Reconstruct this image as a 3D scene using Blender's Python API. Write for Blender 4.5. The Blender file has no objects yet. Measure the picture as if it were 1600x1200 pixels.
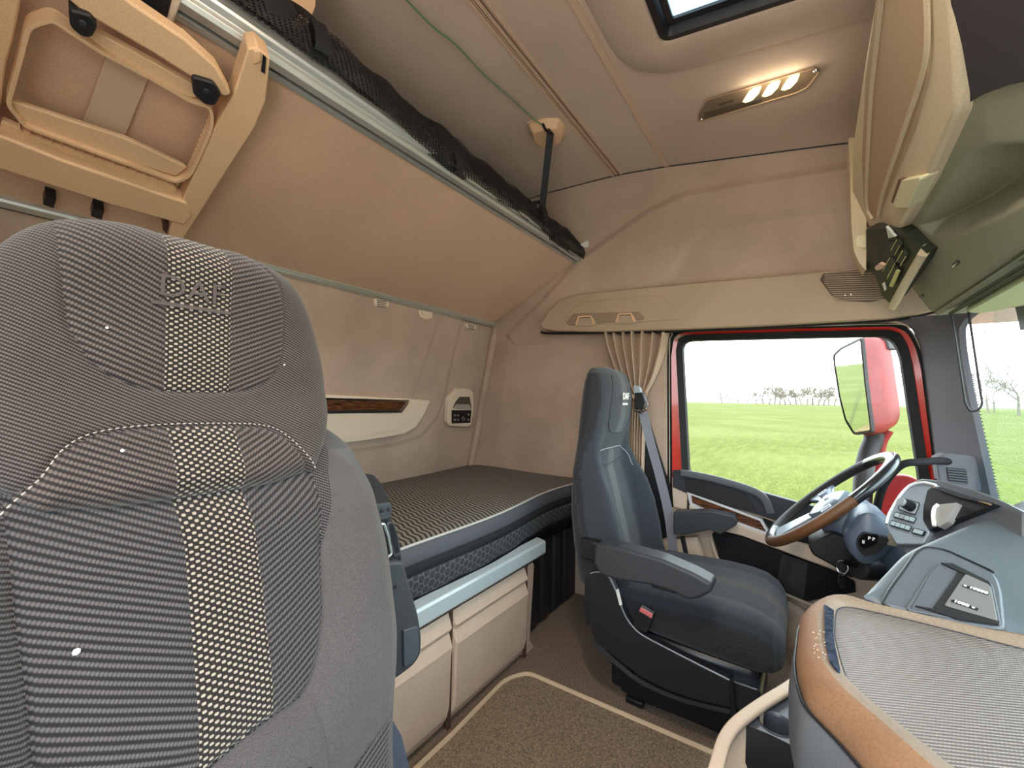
import bpy, bmesh, math, random
import numpy as np
from mathutils import Vector, Matrix
from math import sin, cos, pi, radians, sqrt, tan, atan2
random.seed(7)
SC = bpy.context.scene
COL = SC.collection
# ------------------------------------------------------------------ camera
FPX = 640.0
CAM = Vector((0.0, 0.0, 1.03))
_yaw, _pit, _rol = radians(35.1), radians(1.75), radians(1.0)
_f = Vector((cos(_pit)*cos(_yaw), cos(_pit)*sin(_yaw), sin(_pit)))
_r0 = Vector((sin(_yaw), -cos(_yaw), 0.0))
_u0 = _r0.cross(_f)
_r = _r0*cos(_rol) + _u0*sin(_rol)
_u = _u0*cos(_rol) - _r0*sin(_rol)
cd = bpy.data.cameras.new('camera'); cam = bpy.data.objects.new('camera', cd); COL.objects.link(cam)
cam.matrix_world = Matrix(((_r.x, _u.x, -_f.x, CAM.x), (_r.y, _u.y, -_f.y, CAM.y), (_r.z, _u.z, -_f.z, CAM.z), (0, 0, 0, 1)))
cd.sensor_fit = 'HORIZONTAL'; cd.sensor_width = 36.0; cd.lens = 36.0*FPX/1600.0
cd.clip_start = 0.01; cd.clip_end = 5000
SC.camera = cam
# ------------------------------------------------------------------ view, sky, sun
SC.view_settings.view_transform = 'Standard'; SC.view_settings.look = 'None'
SC.view_settings.gamma = 1.0; SC.view_settings.use_curve_mapping = False
SC.view_settings.exposure = EXPOSURE = 1.0
SC.cycles.max_bounces = 10; SC.cycles.diffuse_bounces = 6; SC.cycles.transparent_max_bounces = 16
wd = bpy.data.worlds.new('sky'); SC.world = wd; wd.use_nodes = True
wn = wd.node_tree; wn.nodes.clear()
wo_ = wn.nodes.new('ShaderNodeOutputWorld'); wb = wn.nodes.new('ShaderNodeBackground')
tc = wn.nodes.new('ShaderNodeTexCoord'); sx = wn.nodes.new('ShaderNodeSeparateXYZ'); cr = wn.nodes.new('ShaderNodeValToRGB')
wn.links.new(tc.outputs['Generated'], sx.inputs[0]); wn.links.new(sx.outputs['Z'], cr.inputs[0])
cr.color_ramp.elements[0].position = 0.0; cr.color_ramp.elements[0].color = (0.92, 0.98, 1.0, 1)
cr.color_ramp.elements[1].position = 0.6; cr.color_ramp.elements[1].color = (0.80, 0.92, 1.0, 1)
wn.links.new(cr.outputs[0], wb.inputs['Color']); wb.inputs['Strength'].default_value = SKY = 4.0
wn.links.new(wb.outputs[0], wo_.inputs[0])
sd = bpy.data.lights.new('sun', 'SUN'); sd.energy = 7.0; sd.angle = radians(14); sd.color = (1.0, 0.95, 0.86)
sun = bpy.data.objects.new('sun', sd); COL.objects.link(sun)
sun.rotation_euler = Vector((-0.25, 0.10, 0.96)).to_track_quat('Z', 'Y').to_euler()

# ------------------------------------------------------------------ helpers
def ray(u, v):
    return _f + _r*((u-800.0)/FPX) + _u*((600.0-v)/FPX)
def P(u, v, X=None, Y=None, Z=None, T=None, pl=None):
    d = ray(u, v)
    if X is not None: t = (X-CAM.x)/d.x
    elif Y is not None: t = (Y-CAM.y)/d.y
    elif Z is not None: t = (Z-CAM.z)/d.z
    elif T is not None: t = T
    else:
        p0, n = pl
        t = (p0-CAM).dot(n)/d.dot(n)
    return CAM + d*t
def srgb(r, g, b):
    f = lambda c: (c/255/12.92) if c/255 <= 0.04045 else ((c/255+0.055)/1.055)**2.4
    return (f(r), f(g), f(b), 1.0)

class NT:
    def __init__(s, m):
        s.t = m.node_tree; s.n = s.t.nodes
    def new(s, typ, **kw):
        n = s.n.new(typ)
        for k, v in kw.items(): setattr(n, k, v)
        return n
    def link(s, a, b): s.t.links.new(a, b)
    def put(s, sock, v):
        if hasattr(v, 'is_output') or isinstance(v, bpy.types.NodeSocket): s.link(v, sock)
        else: sock.default_value = v
    def m(s, op, a, b=0.0, c=None, clamp=False):
        n = s.new('ShaderNodeMath', operation=op, use_clamp=clamp)
        s.put(n.inputs[0], a); s.put(n.inputs[1], b)
        if c is not None: s.put(n.inputs[2], c)
        return n.outputs[0]
    def mix(s, f, a, b):
        n = s.new('ShaderNodeMix', data_type='RGBA')
        s.put(n.inputs[0], f); s.put(n.inputs[6], a); s.put(n.inputs[7], b)
        return n.outputs[2]
    def noise(s, scale, detail=3.0, vec=None, rough=0.55):
        n = s.new('ShaderNodeTexNoise'); n.inputs['Scale'].default_value = scale; n.inputs['Detail'].default_value = detail
        n.inputs['Roughness'].default_value = rough
        if vec is not None: s.link(vec, n.inputs['Vector'])
        return n.outputs['Fac']
    def ramp(s, f, a, b):   # smooth 0..1 between a and b
        n = s.new('ShaderNodeMapRange', interpolation_type='SMOOTHSTEP')
        s.put(n.inputs[0], f); n.inputs[1].default_value = a; n.inputs[2].default_value = b
        return n.outputs[0]
    def obj(s):
        return s.new('ShaderNodeTexCoord').outputs['Object']
    def uv(s):
        u = s.new('ShaderNodeTexCoord').outputs['UV']; x = s.new('ShaderNodeSeparateXYZ'); s.link(u, x.inputs[0])
        return x.outputs[0], x.outputs[1]
    def attr(s, name):
        n = s.new('ShaderNodeAttribute'); n.attribute_name = name; return n.outputs['Fac']
    def bump(s, h, strength=0.3, dist=0.001, normal=None):
        n = s.new('ShaderNodeBump'); n.inputs['Strength'].default_value = strength; n.inputs['Distance'].default_value = dist
        s.link(h, n.inputs['Height'])
        if normal is not None: s.link(normal, n.inputs['Normal'])
        return n.outputs[0]

MATS = {}
def mat(name, col, rough=0.6, metal=0.0, spec=0.5, var=0.0, vscale=8.0, grain=0.0, gscale=400.0, gdist=0.0006, sheen=0.0, coat=0.0):
    """plain principled surface with cloudy colour variation and a fine grain"""
    if name in MATS: return MATS[name]
    m = bpy.data.materials.new(name); m.use_nodes = True; t = NT(m); b = m.node_tree.nodes['Principled BSDF']
    b.inputs['Roughness'].default_value = rough; b.inputs['Metallic'].default_value = metal
    b.inputs['Specular IOR Level'].default_value = spec
    b.inputs['Coat Weight'].default_value = coat; b.inputs['Coat Roughness'].default_value = 0.05
    b.inputs['Sheen Weight'].default_value = sheen
    c = tuple(col[:3])+(1,)
    vec = t.obj()
    if var > 0:
        f = t.ramp(t.noise(vscale, 4.0, vec), 0.3, 0.7)
        dark = tuple(x*(1-var) for x in c[:3])+(1,); lite = tuple(min(1, x*(1+var)) for x in c[:3])+(1,)
        cc = t.mix(f, dark, lite)
        if grain > 0:
            g = t.noise(gscale, 2.0, vec)
            n = t.new('ShaderNodeMix', data_type='RGBA', blend_type='MULTIPLY'); n.inputs[0].default_value = 1.0
            t.link(cc, n.inputs[6]); gg = t.m('MULTIPLY_ADD', g, 0.6, 0.7)
            cmb = t.new('ShaderNodeCombineColor'); [t.link(gg, cmb.inputs[i]) for i in range(3)]; t.link(cmb.outputs[0], n.inputs[7])
            cc = n.outputs[2]
        t.link(cc, b.inputs['Base Color'])
    else: b.inputs['Base Color'].default_value = c
    if grain > 0: t.link(t.bump(t.noise(gscale, 2.0, vec), grain, gdist), b.inputs['Normal'])
    MATS[name] = m
    return m

ORG = {}
def _org(o):
    return ORG.get(o.name, Vector((0, 0, 0))) if o is not None else Vector((0, 0, 0))
def props(o, label=None, cat=None, group=None, kind=None):
    if label: o['label'] = label
    if cat: o['category'] = cat
    if group: o['group'] = group
    if kind: o['kind'] = kind
    return o
def empty(name, loc, label=None, cat=None, group=None, kind=None):
    o = bpy.data.objects.new(name, None); COL.objects.link(o); o.location = loc; ORG[o.name] = Vector(loc)
    o.empty_display_size = 0.05
    return props(o, label, cat, group, kind)
def mesh(name, V, F, m, parent=None, smooth=True, uv=None, attrs=None, mats=None, fm=None, label=None, cat=None, group=None, kind=None, bevel=0, seg=2, subd=0, auto=35, solid=0):
    V = [Vector(v) for v in V]
    if parent is None:
        lo = Vector([min(v[i] for v in V) for i in range(3)]); hi = Vector([max(v[i] for v in V) for i in range(3)])
        org = Vector(((lo.x+hi.x)/2, (lo.y+hi.y)/2, lo.z))
    else: org = _org(parent)
    me = bpy.data.meshes.new(name)
    me.from_pydata([tuple(v-org) for v in V], [], [tuple(f) for f in F]); me.update()
    o = bpy.data.objects.new(name, me); COL.objects.link(o)
    if parent is None: o.location = org
    else: o.parent = parent
    ORG[o.name] = org
    for mm in (mats or [m]): me.materials.append(mm)
    if fm is not None:
        for p, i in zip(me.polygons, fm): p.material_index = i
    if smooth:
        for p in me.polygons: p.use_smooth = True
    if uv is not None:
        l = me.uv_layers.new(name='UVMap')
        idx = np.zeros(len(me.loops), dtype=np.int32); me.loops.foreach_get('vertex_index', idx)
        a = np.asarray(uv, dtype=np.float32)[idx]; l.data.foreach_set('uv', a.ravel())
    if attrs:
        for k, v in attrs.items():
            at = me.attributes.new(k, 'FLOAT', 'POINT'); at.data.foreach_set('value', np.asarray(v, dtype=np.float32))
    if solid:
        md = o.modifiers.new('s', 'SOLIDIFY'); md.thickness = solid; md.offset = -1
    if bevel:
        md = o.modifiers.new('b', 'BEVEL'); md.width = bevel; md.segments = seg; md.limit_method = 'ANGLE'; md.angle_limit = radians(30)
        md.harden_normals = False
    if subd:
        md = o.modifiers.new('sd', 'SUBSURF'); md.levels = subd; md.render_levels = subd
    if smooth and not subd and auto:
        try: me.set_sharp_from_angle(angle=radians(auto))
        except Exception: pass
    props(o, label, cat, group, kind)
    return o
def recalc(o):
    bm = bmesh.new(); bm.from_mesh(o.data); bmesh.ops.recalc_face_normals(bm, faces=bm.faces); bm.to_mesh(o.data); bm.free(); return o
class MB:
    """collects shapes into one mesh"""
    def __init__(s): s.V = []; s.F = []; s.M = []
    def add(s, V, F, mi=0):
        k = len(s.V); s.V += [Vector(v) for v in V]; s.F += [tuple(i+k for i in f) for f in F]; s.M += [mi]*len(F); return s
    def box(s, c, size, R=None, mi=0):
        c = Vector(c); hx, hy, hz = [x/2 for x in size]
        vs = [Vector((sx*hx, sy*hy, sz*hz)) for sx in (-1, 1) for sy in (-1, 1) for sz in (-1, 1)]
        if R is not None: vs = [R @ v for v in vs]
        return s.add([c+v for v in vs], [(0, 1, 3, 2), (4, 6, 7, 5), (0, 4, 5, 1), (2, 3, 7, 6), (0, 2, 6, 4), (1, 5, 7, 3)], mi)
    def prism(s, pts, off, mi=0, back=True):
        """closed outline pts (3D) and its copy shifted by off"""
        n = len(pts); off = Vector(off); a = [Vector(p) for p in pts]; b = [p+off for p in a]
        F = [tuple(range(n))]
        if back: F.append(tuple(range(2*n-1, n-1, -1)))
        F += [(i, i+n, (i+1) % n+n, (i+1) % n) for i in range(n)]
        return s.add(a+b, F, mi)
    def tube(s, pts, r, n=12, closed=False, mi=0, cap=True, flat=1.0, up=None):
        V, F = sweep(pts, [(cos(2*pi*i/n), sin(2*pi*i/n)*flat) for i in range(n)], r, closed, cap, up); return s.add(V, F, mi)
    def sweep(s, pts, sec, r=1.0, closed=False, cap=True, up=None, mi=0):
        V, F = sweep(pts, sec, r, closed, cap, up); return s.add(V, F, mi)
    def lathe(s, c, axis, prof, n=32, mi=0):
        """prof = [(radius, height)] around axis at c"""
        c = Vector(c); z = Vector(axis).normalized(); x = z.orthogonal().normalized(); y = z.cross(x)
        V = []; F = []
        for r, h in prof:
            for i in range(n):
                a = 2*pi*i/n; V.append(c+z*h+(x*cos(a)+y*sin(a))*r)
        for j in range(len(prof)-1):
            for i in range(n):
                k = (i+1) % n; F.append((j*n+i, j*n+k, (j+1)*n+k, (j+1)*n+i))
        return s.add(V, F, mi)
    def loft(s, rings, cap=True, mi=0, closed=True):
        n = len(rings[0]); assert all(len(r) == n for r in rings); V = [v for r in rings for v in r]; F = []
        for j in range(len(rings)-1):
            for i in range(n if closed else n-1):
                k = (i+1) % n; F.append((j*n+i, j*n+k, (j+1)*n+k, (j+1)*n+i))
        if cap and closed: F.append(tuple(range(n-1, -1, -1))); F.append(tuple((len(rings)-1)*n+i for i in range(n)))
        return s.add(V, F, mi)
    def build(s, name, m, parent=None, **kw):
        if isinstance(m, list): o = mesh(name, s.V, s.F, None, parent, mats=m, fm=s.M, **kw)
        else: o = mesh(name, s.V, s.F, m, parent, **kw)
        return recalc(o)
def sweep(pts, sec, r=1.0, closed=False, cap=True, up=None):
    pts = [Vector(p) for p in pts]; n = len(pts); m = len(sec)
    rr = r if isinstance(r, (list, tuple)) else [r]*n
    T = []
    for i in range(n):
        a = pts[i-1] if (i > 0 or closed) else pts[i]; b = pts[(i+1) % n] if (i < n-1 or closed) else pts[i]
        T.append((b-a).normalized())
    if up is None: N = T[0].orthogonal().normalized()
    else: N = Vector(up)
    V = []
    for i in range(n):
        N = (N-T[i]*N.dot(T[i])).normalized(); B = T[i].cross(N)
        for (x, y) in sec: V.append(pts[i]+(N*x+B*y)*rr[i])
        if up is not None: N = Vector(up)
    F = []
    for i in range(n if closed else n-1):
        j = (i+1) % n
        for k in range(m):
            l = (k+1) % m; F.append((i*m+k, i*m+l, j*m+l, j*m+k))
    if cap and not closed: F.append(tuple(range(m-1, -1, -1))); F.append(tuple((n-1)*m+k for k in range(m)))
    return V, F
def rect(w, h): return [(-w/2, -h/2), (w/2, -h/2), (w/2, h/2), (-w/2, h/2)]
def spline(pts, n=8, closed=False):
    """catmull-rom through points of any dimension"""
    A = [np.array(p, dtype=float) for p in pts]; k = len(A); out = []
    rng = range(k if closed else k-1)
    for i in rng:
        p0 = A[(i-1) % k] if (closed or i > 0) else 2*A[0]-A[1]; p1 = A[i]; p2 = A[(i+1) % k]
        p3 = A[(i+2) % k] if (closed or i+2 < k) else 2*A[-1]-A[-2]
        for j in range(n):
            t = j/n; out.append(tuple(0.5*((2*p1)+(-p0+p2)*t+(2*p0-5*p1+4*p2-p3)*t*t+(-p0+3*p1-3*p2+p3)*t**3)))
    if not closed: out.append(tuple(A[-1]))
    return [Vector(q) for q in out] if len(out[0]) == 3 else out
def rnd(pts, r, n=5):
    """round the corners of a closed outline (any dimension); r number or list"""
    A = [np.array(p, dtype=float) for p in pts]; k = len(A); out = []
    for i in range(k):
        ri = r[i] if isinstance(r, (list, tuple)) else r
        p, a, b = A[i], A[i-1], A[(i+1) % k]
        if ri <= 0: out.append(tuple(p)); continue
        da, db = a-p, b-p; la, lb = np.linalg.norm(da), np.linalg.norm(db)
        q = min(ri, la*0.48, lb*0.48); s, e = p+da/la*q, p+db/lb*q
        for j in range(n+1):
            t = j/n; out.append(tuple((1-t)**2*s+2*t*(1-t)*p+t*t*e))
    return [Vector(q) for q in out] if len(out[0]) == 3 else out
def pix(pts, **kw): return [P(u, v, **kw) for (u, v) in pts]
def sdf(px, py, poly):
    """signed distance (inside positive) of arrays px,py to a closed polygon"""
    poly = np.asarray(poly, dtype=float); n = len(poly); d = np.full(px.shape, 1e9); ins = np.zeros(px.shape, bool)
    for i in range(n):
        a, b = poly[i], poly[(i+1) % n]; e = b-a; L = (e**2).sum()+1e-12
        t = np.clip(((px-a[0])*e[0]+(py-a[1])*e[1])/L, 0, 1)
        d = np.minimum(d, np.hypot(px-a[0]-t*e[0], py-a[1]-t*e[1]))
        c = ((a[1] > py) != (b[1] > py)) & (px < (b[0]-a[0])*(py-a[1])/((b[1]-a[1]) if abs(b[1]-a[1]) > 1e-12 else 1e-12)+a[0])
        ins ^= c
    return np.where(ins, d, -d)
def dline(px, py, line):
    line = np.asarray(line, dtype=float); d = np.full(px.shape, 1e9)
    for i in range(len(line)-1):
        a, b = line[i], line[i+1]; e = b-a; L = (e**2).sum()+1e-12
        t = np.clip(((px-a[0])*e[0]+(py-a[1])*e[1])/L, 0, 1)
        d = np.minimum(d, np.hypot(px-a[0]-t*e[0], py-a[1]-t*e[1]))
    return d
def resample(pts, n, closed=True):
    A = np.array([tuple(p) for p in pts], dtype=float)
    if closed: A = np.vstack([A, A[:1]])
    s = np.concatenate([[0], np.cumsum(np.linalg.norm(np.diff(A, axis=0), axis=1))])
    q = np.linspace(0, s[-1], n, endpoint=not closed)
    return np.stack([np.interp(q, s, A[:, i]) for i in range(A.shape[1])], 1)
def cushion(name, outline, surf, m, parent=None, edge=0.03, depth=0.05, na=200, nr=50, extra=None, attrs=None, uvf=None, back=None, center=None, **kw):
    """pillow over a 2D outline (a,b). surf(a,b,h)->3D with h = height towards the viewer; edges roll off by `depth` within `edge`.
    extra(a,b,d)->added height; attrs: name->polygon (signed distance stored). back: extra depth of the straight sides"""
    O = resample(outline, na); c = np.array(center) if center is not None else O.mean(0)
    s = 1-(1-np.linspace(0, 1, nr+1)[1:])**1.5
    a = np.concatenate([[c[0]]]+[c[0]+(O[:, 0]-c[0])*t for t in s]); b = np.concatenate([[c[1]]]+[c[1]+(O[:, 1]-c[1])*t for t in s])
    d = np.abs(sdf(a, b, O)); d[-na:] = 0
    x = np.clip(d/edge, 0, 1); h = -depth*(1-np.sqrt(np.clip(1-(1-x)**2, 0, 1)))
    if extra is not None: h = h+extra(a, b, d)
    V = [surf(p, q, r) for p, q, r in zip(a, b, h)]
    F = [(0, 1+i, 1+(i+1) % na) for i in range(na)]
    for j in range(nr-1):
        for i in range(na):
            k = (i+1) % na; F.append((1+j*na+i, 1+(j+1)*na+i, 1+(j+1)*na+k, 1+j*na+k))
    if back:
        base = 1+(nr-1)*na; n0 = len(V)
        hb = h[-na:]
        steps = 6
        cur = base
        for st in range(1, steps+1):
            tt = st/steps; ins_ = 1-0.10*max(0, (tt-0.6)/0.4)**2
            nb = len(V)
            V += [surf(c[0]+(p-c[0])*ins_, c[1]+(q-c[1])*ins_, r-back*tt) for p, q, r in zip(a[-na:], b[-na:], hb)]
            a = np.concatenate([a, a[base:base+na]]); b = np.concatenate([b, b[base:base+na]])
            F += [(cur+i, nb+i, nb+(i+1) % na, cur+(i+1) % na) for i in range(na)]
            cur = nb
        V.append(surf(c[0], c[1], hb.mean()-back*1.02)); a = np.append(a, c[0]); b = np.append(b, c[1])
        F += [(cur+i, len(V)-1, cur+(i+1) % na) for i in range(na)]
    A = {}
    if attrs:
        for k, poly in attrs.items(): A[k] = sdf(a, b, poly)
    U = uvf(a, b) if uvf else np.stack([a, b], 1)
    o = mesh(name, V, F, m, parent, uv=U, attrs=A, auto=0, **kw)
    return recalc(o)
def text(s, size, loc, xdir, ydir, m, parent=None, name='lettering', ext=0.0004, bold=0.0, track=1.0):
    cu = bpy.data.curves.new('txt', 'FONT'); cu.body = s; cu.size = size; cu.extrude = ext; cu.offset = bold; cu.align_x = 'CENTER'; cu.align_y = 'CENTER'
    cu.space_character = track
    to = bpy.data.objects.new('txt', cu); COL.objects.link(to)
    dg = bpy.context.evaluated_depsgraph_get(); me = bpy.data.meshes.new_from_object(to.evaluated_get(dg))
    bpy.data.objects.remove(to)
    x = Vector(xdir).normalized(); z = x.cross(Vector(ydir)).normalized(); y = z.cross(x)
    V = [Vector(loc)+x*v.co.x+y*v.co.y+z*v.co.z for v in me.vertices]; F = [tuple(p.vertices) for p in me.polygons]
    return mesh(name, V, F, m, parent, smooth=False)
def grid(nx, ny, fn):
    V = [fn(i/(nx-1), j/(ny-1)) for j in range(ny) for i in range(nx)]
    F = [(j*nx+i, j*nx+i+1, (j+1)*nx+i+1, (j+1)*nx+i) for j in range(ny-1) for i in range(nx-1)]
    return V, F
def sm(x, a, b):
    t = min(1, max(0, (x-a)/(b-a))); return t*t*(3-2*t)
# ------------------------------------------------------------------ materials
FAB = mat('wall_fabric', srgb(180, 157, 140), 0.9, spec=0.1, var=0.10, vscale=3.0, grain=0.35, gscale=500, sheen=0.15)
FABC = mat('ceiling_fabric', srgb(196, 174, 156), 0.9, spec=0.1, var=0.07, vscale=2.5, grain=0.35, gscale=500, sheen=0.1)
BEIGE = mat('beige_plastic', srgb(206, 186, 166), 0.55, spec=0.35, var=0.04, vscale=5, grain=0.2, gscale=700)
TAN = mat('tan_plastic', srgb(222, 182, 144), 0.5, spec=0.35, var=0.05, vscale=6, grain=0.12, gscale=700)
BLACK = mat('black_plastic', srgb(30, 30, 33), 0.45, spec=0.4, grain=0.2, gscale=600)
RUBBER = mat('black_rubber', srgb(34, 33, 34), 0.8, spec=0.25)
GREY = mat('pillar_grey', srgb(104, 102, 108), 0.75, spec=0.3, var=0.05, vscale=6, grain=0.3, gscale=600)
RED = mat('red_paint', srgb(205, 38, 22), 0.25, spec=0.5, coat=0.6)
ALU = mat('satin_aluminium', srgb(205, 210, 208), 0.38, metal=0.75, spec=0.5)
CHROME = mat('chrome_trim', srgb(225, 225, 228), 0.15, metal=1.0)
DASH = mat('dash_grey', srgb(82, 86, 92), 0.45, spec=0.5, var=0.04, vscale=6, grain=0.3, gscale=500)
DARKD = mat('dark_trim', srgb(48, 50, 56), 0.55, spec=0.4, grain=0.25, gscale=500)
CARPET = mat('carpet', srgb(138, 122, 108), 1.0, spec=0.05, var=0.35, vscale=190, grain=1.0, gscale=420, gdist=0.003)
SATIN = mat('satin_silver', srgb(222, 222, 224), 0.35, metal=0.35, spec=0.6)
WHITE = mat('white_print', srgb(235, 235, 230), 0.6)

def glassmat(name, tint, refl=0.06):
    m = bpy.data.materials.new(name); m.use_nodes = True; t = NT(m); m.node_tree.nodes.remove(m.node_tree.nodes['Principled BSDF'])
    out = m.node_tree.nodes['Material Output']
    tr = t.new('ShaderNodeBsdfTransparent'); tr.inputs[0].default_value = tint
    gl = t.new('ShaderNodeBsdfGlossy'); gl.inputs['Roughness'].default_value = 0.0
    mx = t.new('ShaderNodeMixShader'); mx.inputs[0].default_value = refl
    t.link(tr.outputs[0], mx.inputs[1]); t.link(gl.outputs[0], mx.inputs[2]); t.link(mx.outputs[0], out.inputs[0])
    return m
GLASS = glassmat('window_glass', (0.94, 0.96, 0.95, 1), 0.003)
GLASSF = glassmat('windscreen_glass', (0.88, 0.95, 0.96, 1), 0.004)
GLASSR = glassmat('hatch_glass', (0.42, 0.50, 0.53, 1), 0.05)

# ------------------------------------------------------------------ floor
XS = 2.0            # inner face of the driver side
def YR(z):          # rear wall leans forward with height
    return 1.73 - max(0, z-0.55)*0.205
V, F = grid(2, 2, lambda s, t: Vector((-0.5+2.6*s, -1.0+2.85*t, 0)))
floor = mesh('floor', V, F, CARPET, smooth=False, kind='structure'); floor.data.flip_normals() if floor.data.polygons[0].normal.z < 0 else None

# ------------------------------------------------------------------ rear wall with pressed panel relief
def to2(pts, i, j): return [(p[i], p[j]) for p in pts]
PB = (Vector((0, 1.60, 1.2)), Vector((0, 1, 0.205)))
rl1 = to2(pix([(300, 380), (722, 495), (705, 560), (693, 620), (680, 655), (655, 682), (610, 695), (540, 705), (200, 740)], pl=PB), 0, 2)
rl2 = to2(pix([(300, 380), (690, 470), (676, 520), (641, 622), (500, 622), (200, 622)], pl=PB), 0, 2)
XX, ZZ = np.meshgrid(np.linspace(-0.35, XS+0.01, 330), np.linspace(0, 2.10, 260))
h = 0.010*np.clip(sdf(XX, ZZ, rl1)/0.012*0.5+0.5, 0, 1)+0.004*np.clip(sdf(XX, ZZ, rl2)/0.006*0.5+0.5, 0, 1)
YY = 1.73-np.maximum(0, ZZ-0.55)*0.205-h
ny, nx = XX.shape
V = np.stack([XX, YY, ZZ], -1).reshape(-1, 3)
F = [(j*nx+i, j*nx+i+1, (j+1)*nx+i+1, (j+1)*nx+i) for j in range(ny-1) for i in range(nx-1)]
mesh('wall_rear', V, F, FAB, kind='structure', auto=0)
m_ = MB(); m_.box((0.85, 1.80, 1.05), (2.5, 0.04, 2.15)); m_.build('wall_rear_skin', FAB, kind='structure', smooth=False)

# ------------------------------------------------------------------ driver side wall: lower, then upper leaning in
def XU(z): return 1.965-(z-1.45)*0.27
low = [Vector((XS, 0.47, 0)), Vector((XS, 1.75, 0)), Vector((XS, 1.75, 1.47)), Vector((XS, 0.47, 1.47))]
# padded relief behind the driver seat
A_, B_ = np.meshgrid(np.linspace(0.47, 1.76, 220), np.linspace(0, 1.47, 220))
pad = to2(pix([(790, 505), (845, 500), (900, 520), (935, 560), (905, 600), (890, 660), (850, 700), (765, 712)], X=XS), 1, 2)
hh = 0.012*np.clip(sdf(A_, B_, pad)/0.05*0.5+0.5, 0, 1)
ny, nx = A_.shape
V = np.stack([XS-hh+0*A_, A_, B_], -1).reshape(-1, 3)
F = [(j*nx+i, j*nx+i+1, (j+1)*nx+i+1, (j+1)*nx+i) for j in range(ny-1) for i in range(nx-1)]
mesh('wall_left', V, F, FAB, kind='structure', auto=0)
def ZC(y):   # ceiling height
    return float(np.interp(y, [-0.6, -0.13, 0.47, 0.69, 1.05, 1.8], [1.86, 1.95, 2.043, 2.069, 2.084, 2.09]))
up1 = to2(pix([(780, 520), (840, 470), (905, 408), (960, 372), (1020, 335), (1075, 312), (1180, 292), (1345, 265), (1500, 240), (1500, 470), (800, 560)], X=1.9), 1, 2)
up2 = to2(pix([(1000, 470), (1040, 440), (1075, 385), (1105, 362), (1150, 348), (1345, 322), (1500, 300), (1500, 520), (1000, 520)], X=1.9), 1, 2)
A_, B_ = np.meshgrid(np.linspace(-0.75, 1.78, 320), np.linspace(0, 1, 180))
Zt = np.interp(A_, [-0.6, -0.13, 0.47, 0.69, 1.05, 1.8], [1.86, 1.95, 2.043, 2.069, 2.084, 2.09])
Zz = 1.30+(Zt-1.30)*B_
hh = 0.016*np.clip(sdf(A_, Zz, up1)/0.014*0.5+0.5, 0, 1)-0.016*np.clip(sdf(A_, Zz, up2)/0.014*0.5+0.5, 0, 1)
Xq = 1.985-(Zz-1.40)*0.27-hh
ny, nx = A_.shape
V = np.stack([Xq, A_, Zz], -1).reshape(-1, 3)
F = [(j*nx+i, j*nx+i+1, (j+1)*nx+i+1, (j+1)*nx+i) for j in range(ny-1) for i in range(nx-1)]
mesh('wall_left_upper', V, F, FAB, kind='structure', auto=0)
# outer skin of the cab side (keeps daylight out behind the trims)
m_ = MB(); m_.box((2.06, 1.13, 0.75), (0.05, 1.30, 1.5)); m_.box((2.05, 0.5, 1.75), (0.05, 2.7, 0.75)); m_.box((2.06, -0.62, 0.27), (0.05, 0.45, 0.60))
m_.box((0.85, 0.5, 2.13), (2.5, 2.7, 0.02)) if False else None
m_.build('wall_left_skin', RED, kind='structure', smooth=False)

# ------------------------------------------------------------------ ceiling with a roof hatch
HX0, HX1, HY0, HY1 = 0.52, 1.13, -0.14, 0.315
def SEAMX(y): return 1.985-(ZC(y)-1.40)*0.27-0.0
ys = [-0.75, -0.6, -0.4, HY0-0.05, HY0, 0.0, 0.1, 0.2, HY1, HY1+0.05, 0.47, 0.6, 0.69, 0.9, 1.05, 1.4, 1.78]
xs = [-0.35, 0.0, 0.3, HX0-0.05, HX0, 0.8, HX1, HX1+0.05, 1.4, 1.6, 1.84]
V = []; F = []
for y in ys:
    for x in xs:
        V.append(Vector((x, y, ZC(y)+(0.0 if x < 1.84 else 0.0))))
n = len(xs)
for j in range(len(ys)-1):
    for i in range(n-1):
        if xs[i] >= HX0 and xs[i+1] <= HX1 and ys[j] >= HY0 and ys[j+1] <= HY1: continue
        F.append((j*n+i, j*n+i+1, (j+1)*n+i+1, (j+1)*n+i))
mesh('ceiling', V, F, FABC, kind='structure', smooth=False)
m_ = MB()   # roof skin round the hatch
for (x0, x1, y0, y1) in ((-0.4, HX0-0.03, -0.8, 1.85), (HX1+0.22, 2.1, -0.8, 1.85), (HX0-0.03, HX1+0.22, -0.8, HY0-0.22), (HX0-0.03, HX1+0.22, HY1+0.10, 1.85)):
    m_.box(((x0+x1)/2, (y0+y1)/2, 2.13), (x1-x0, y1-y0, 0.02))
m_.build('ceiling_skin', RED, kind='structure', smooth=False)
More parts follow.
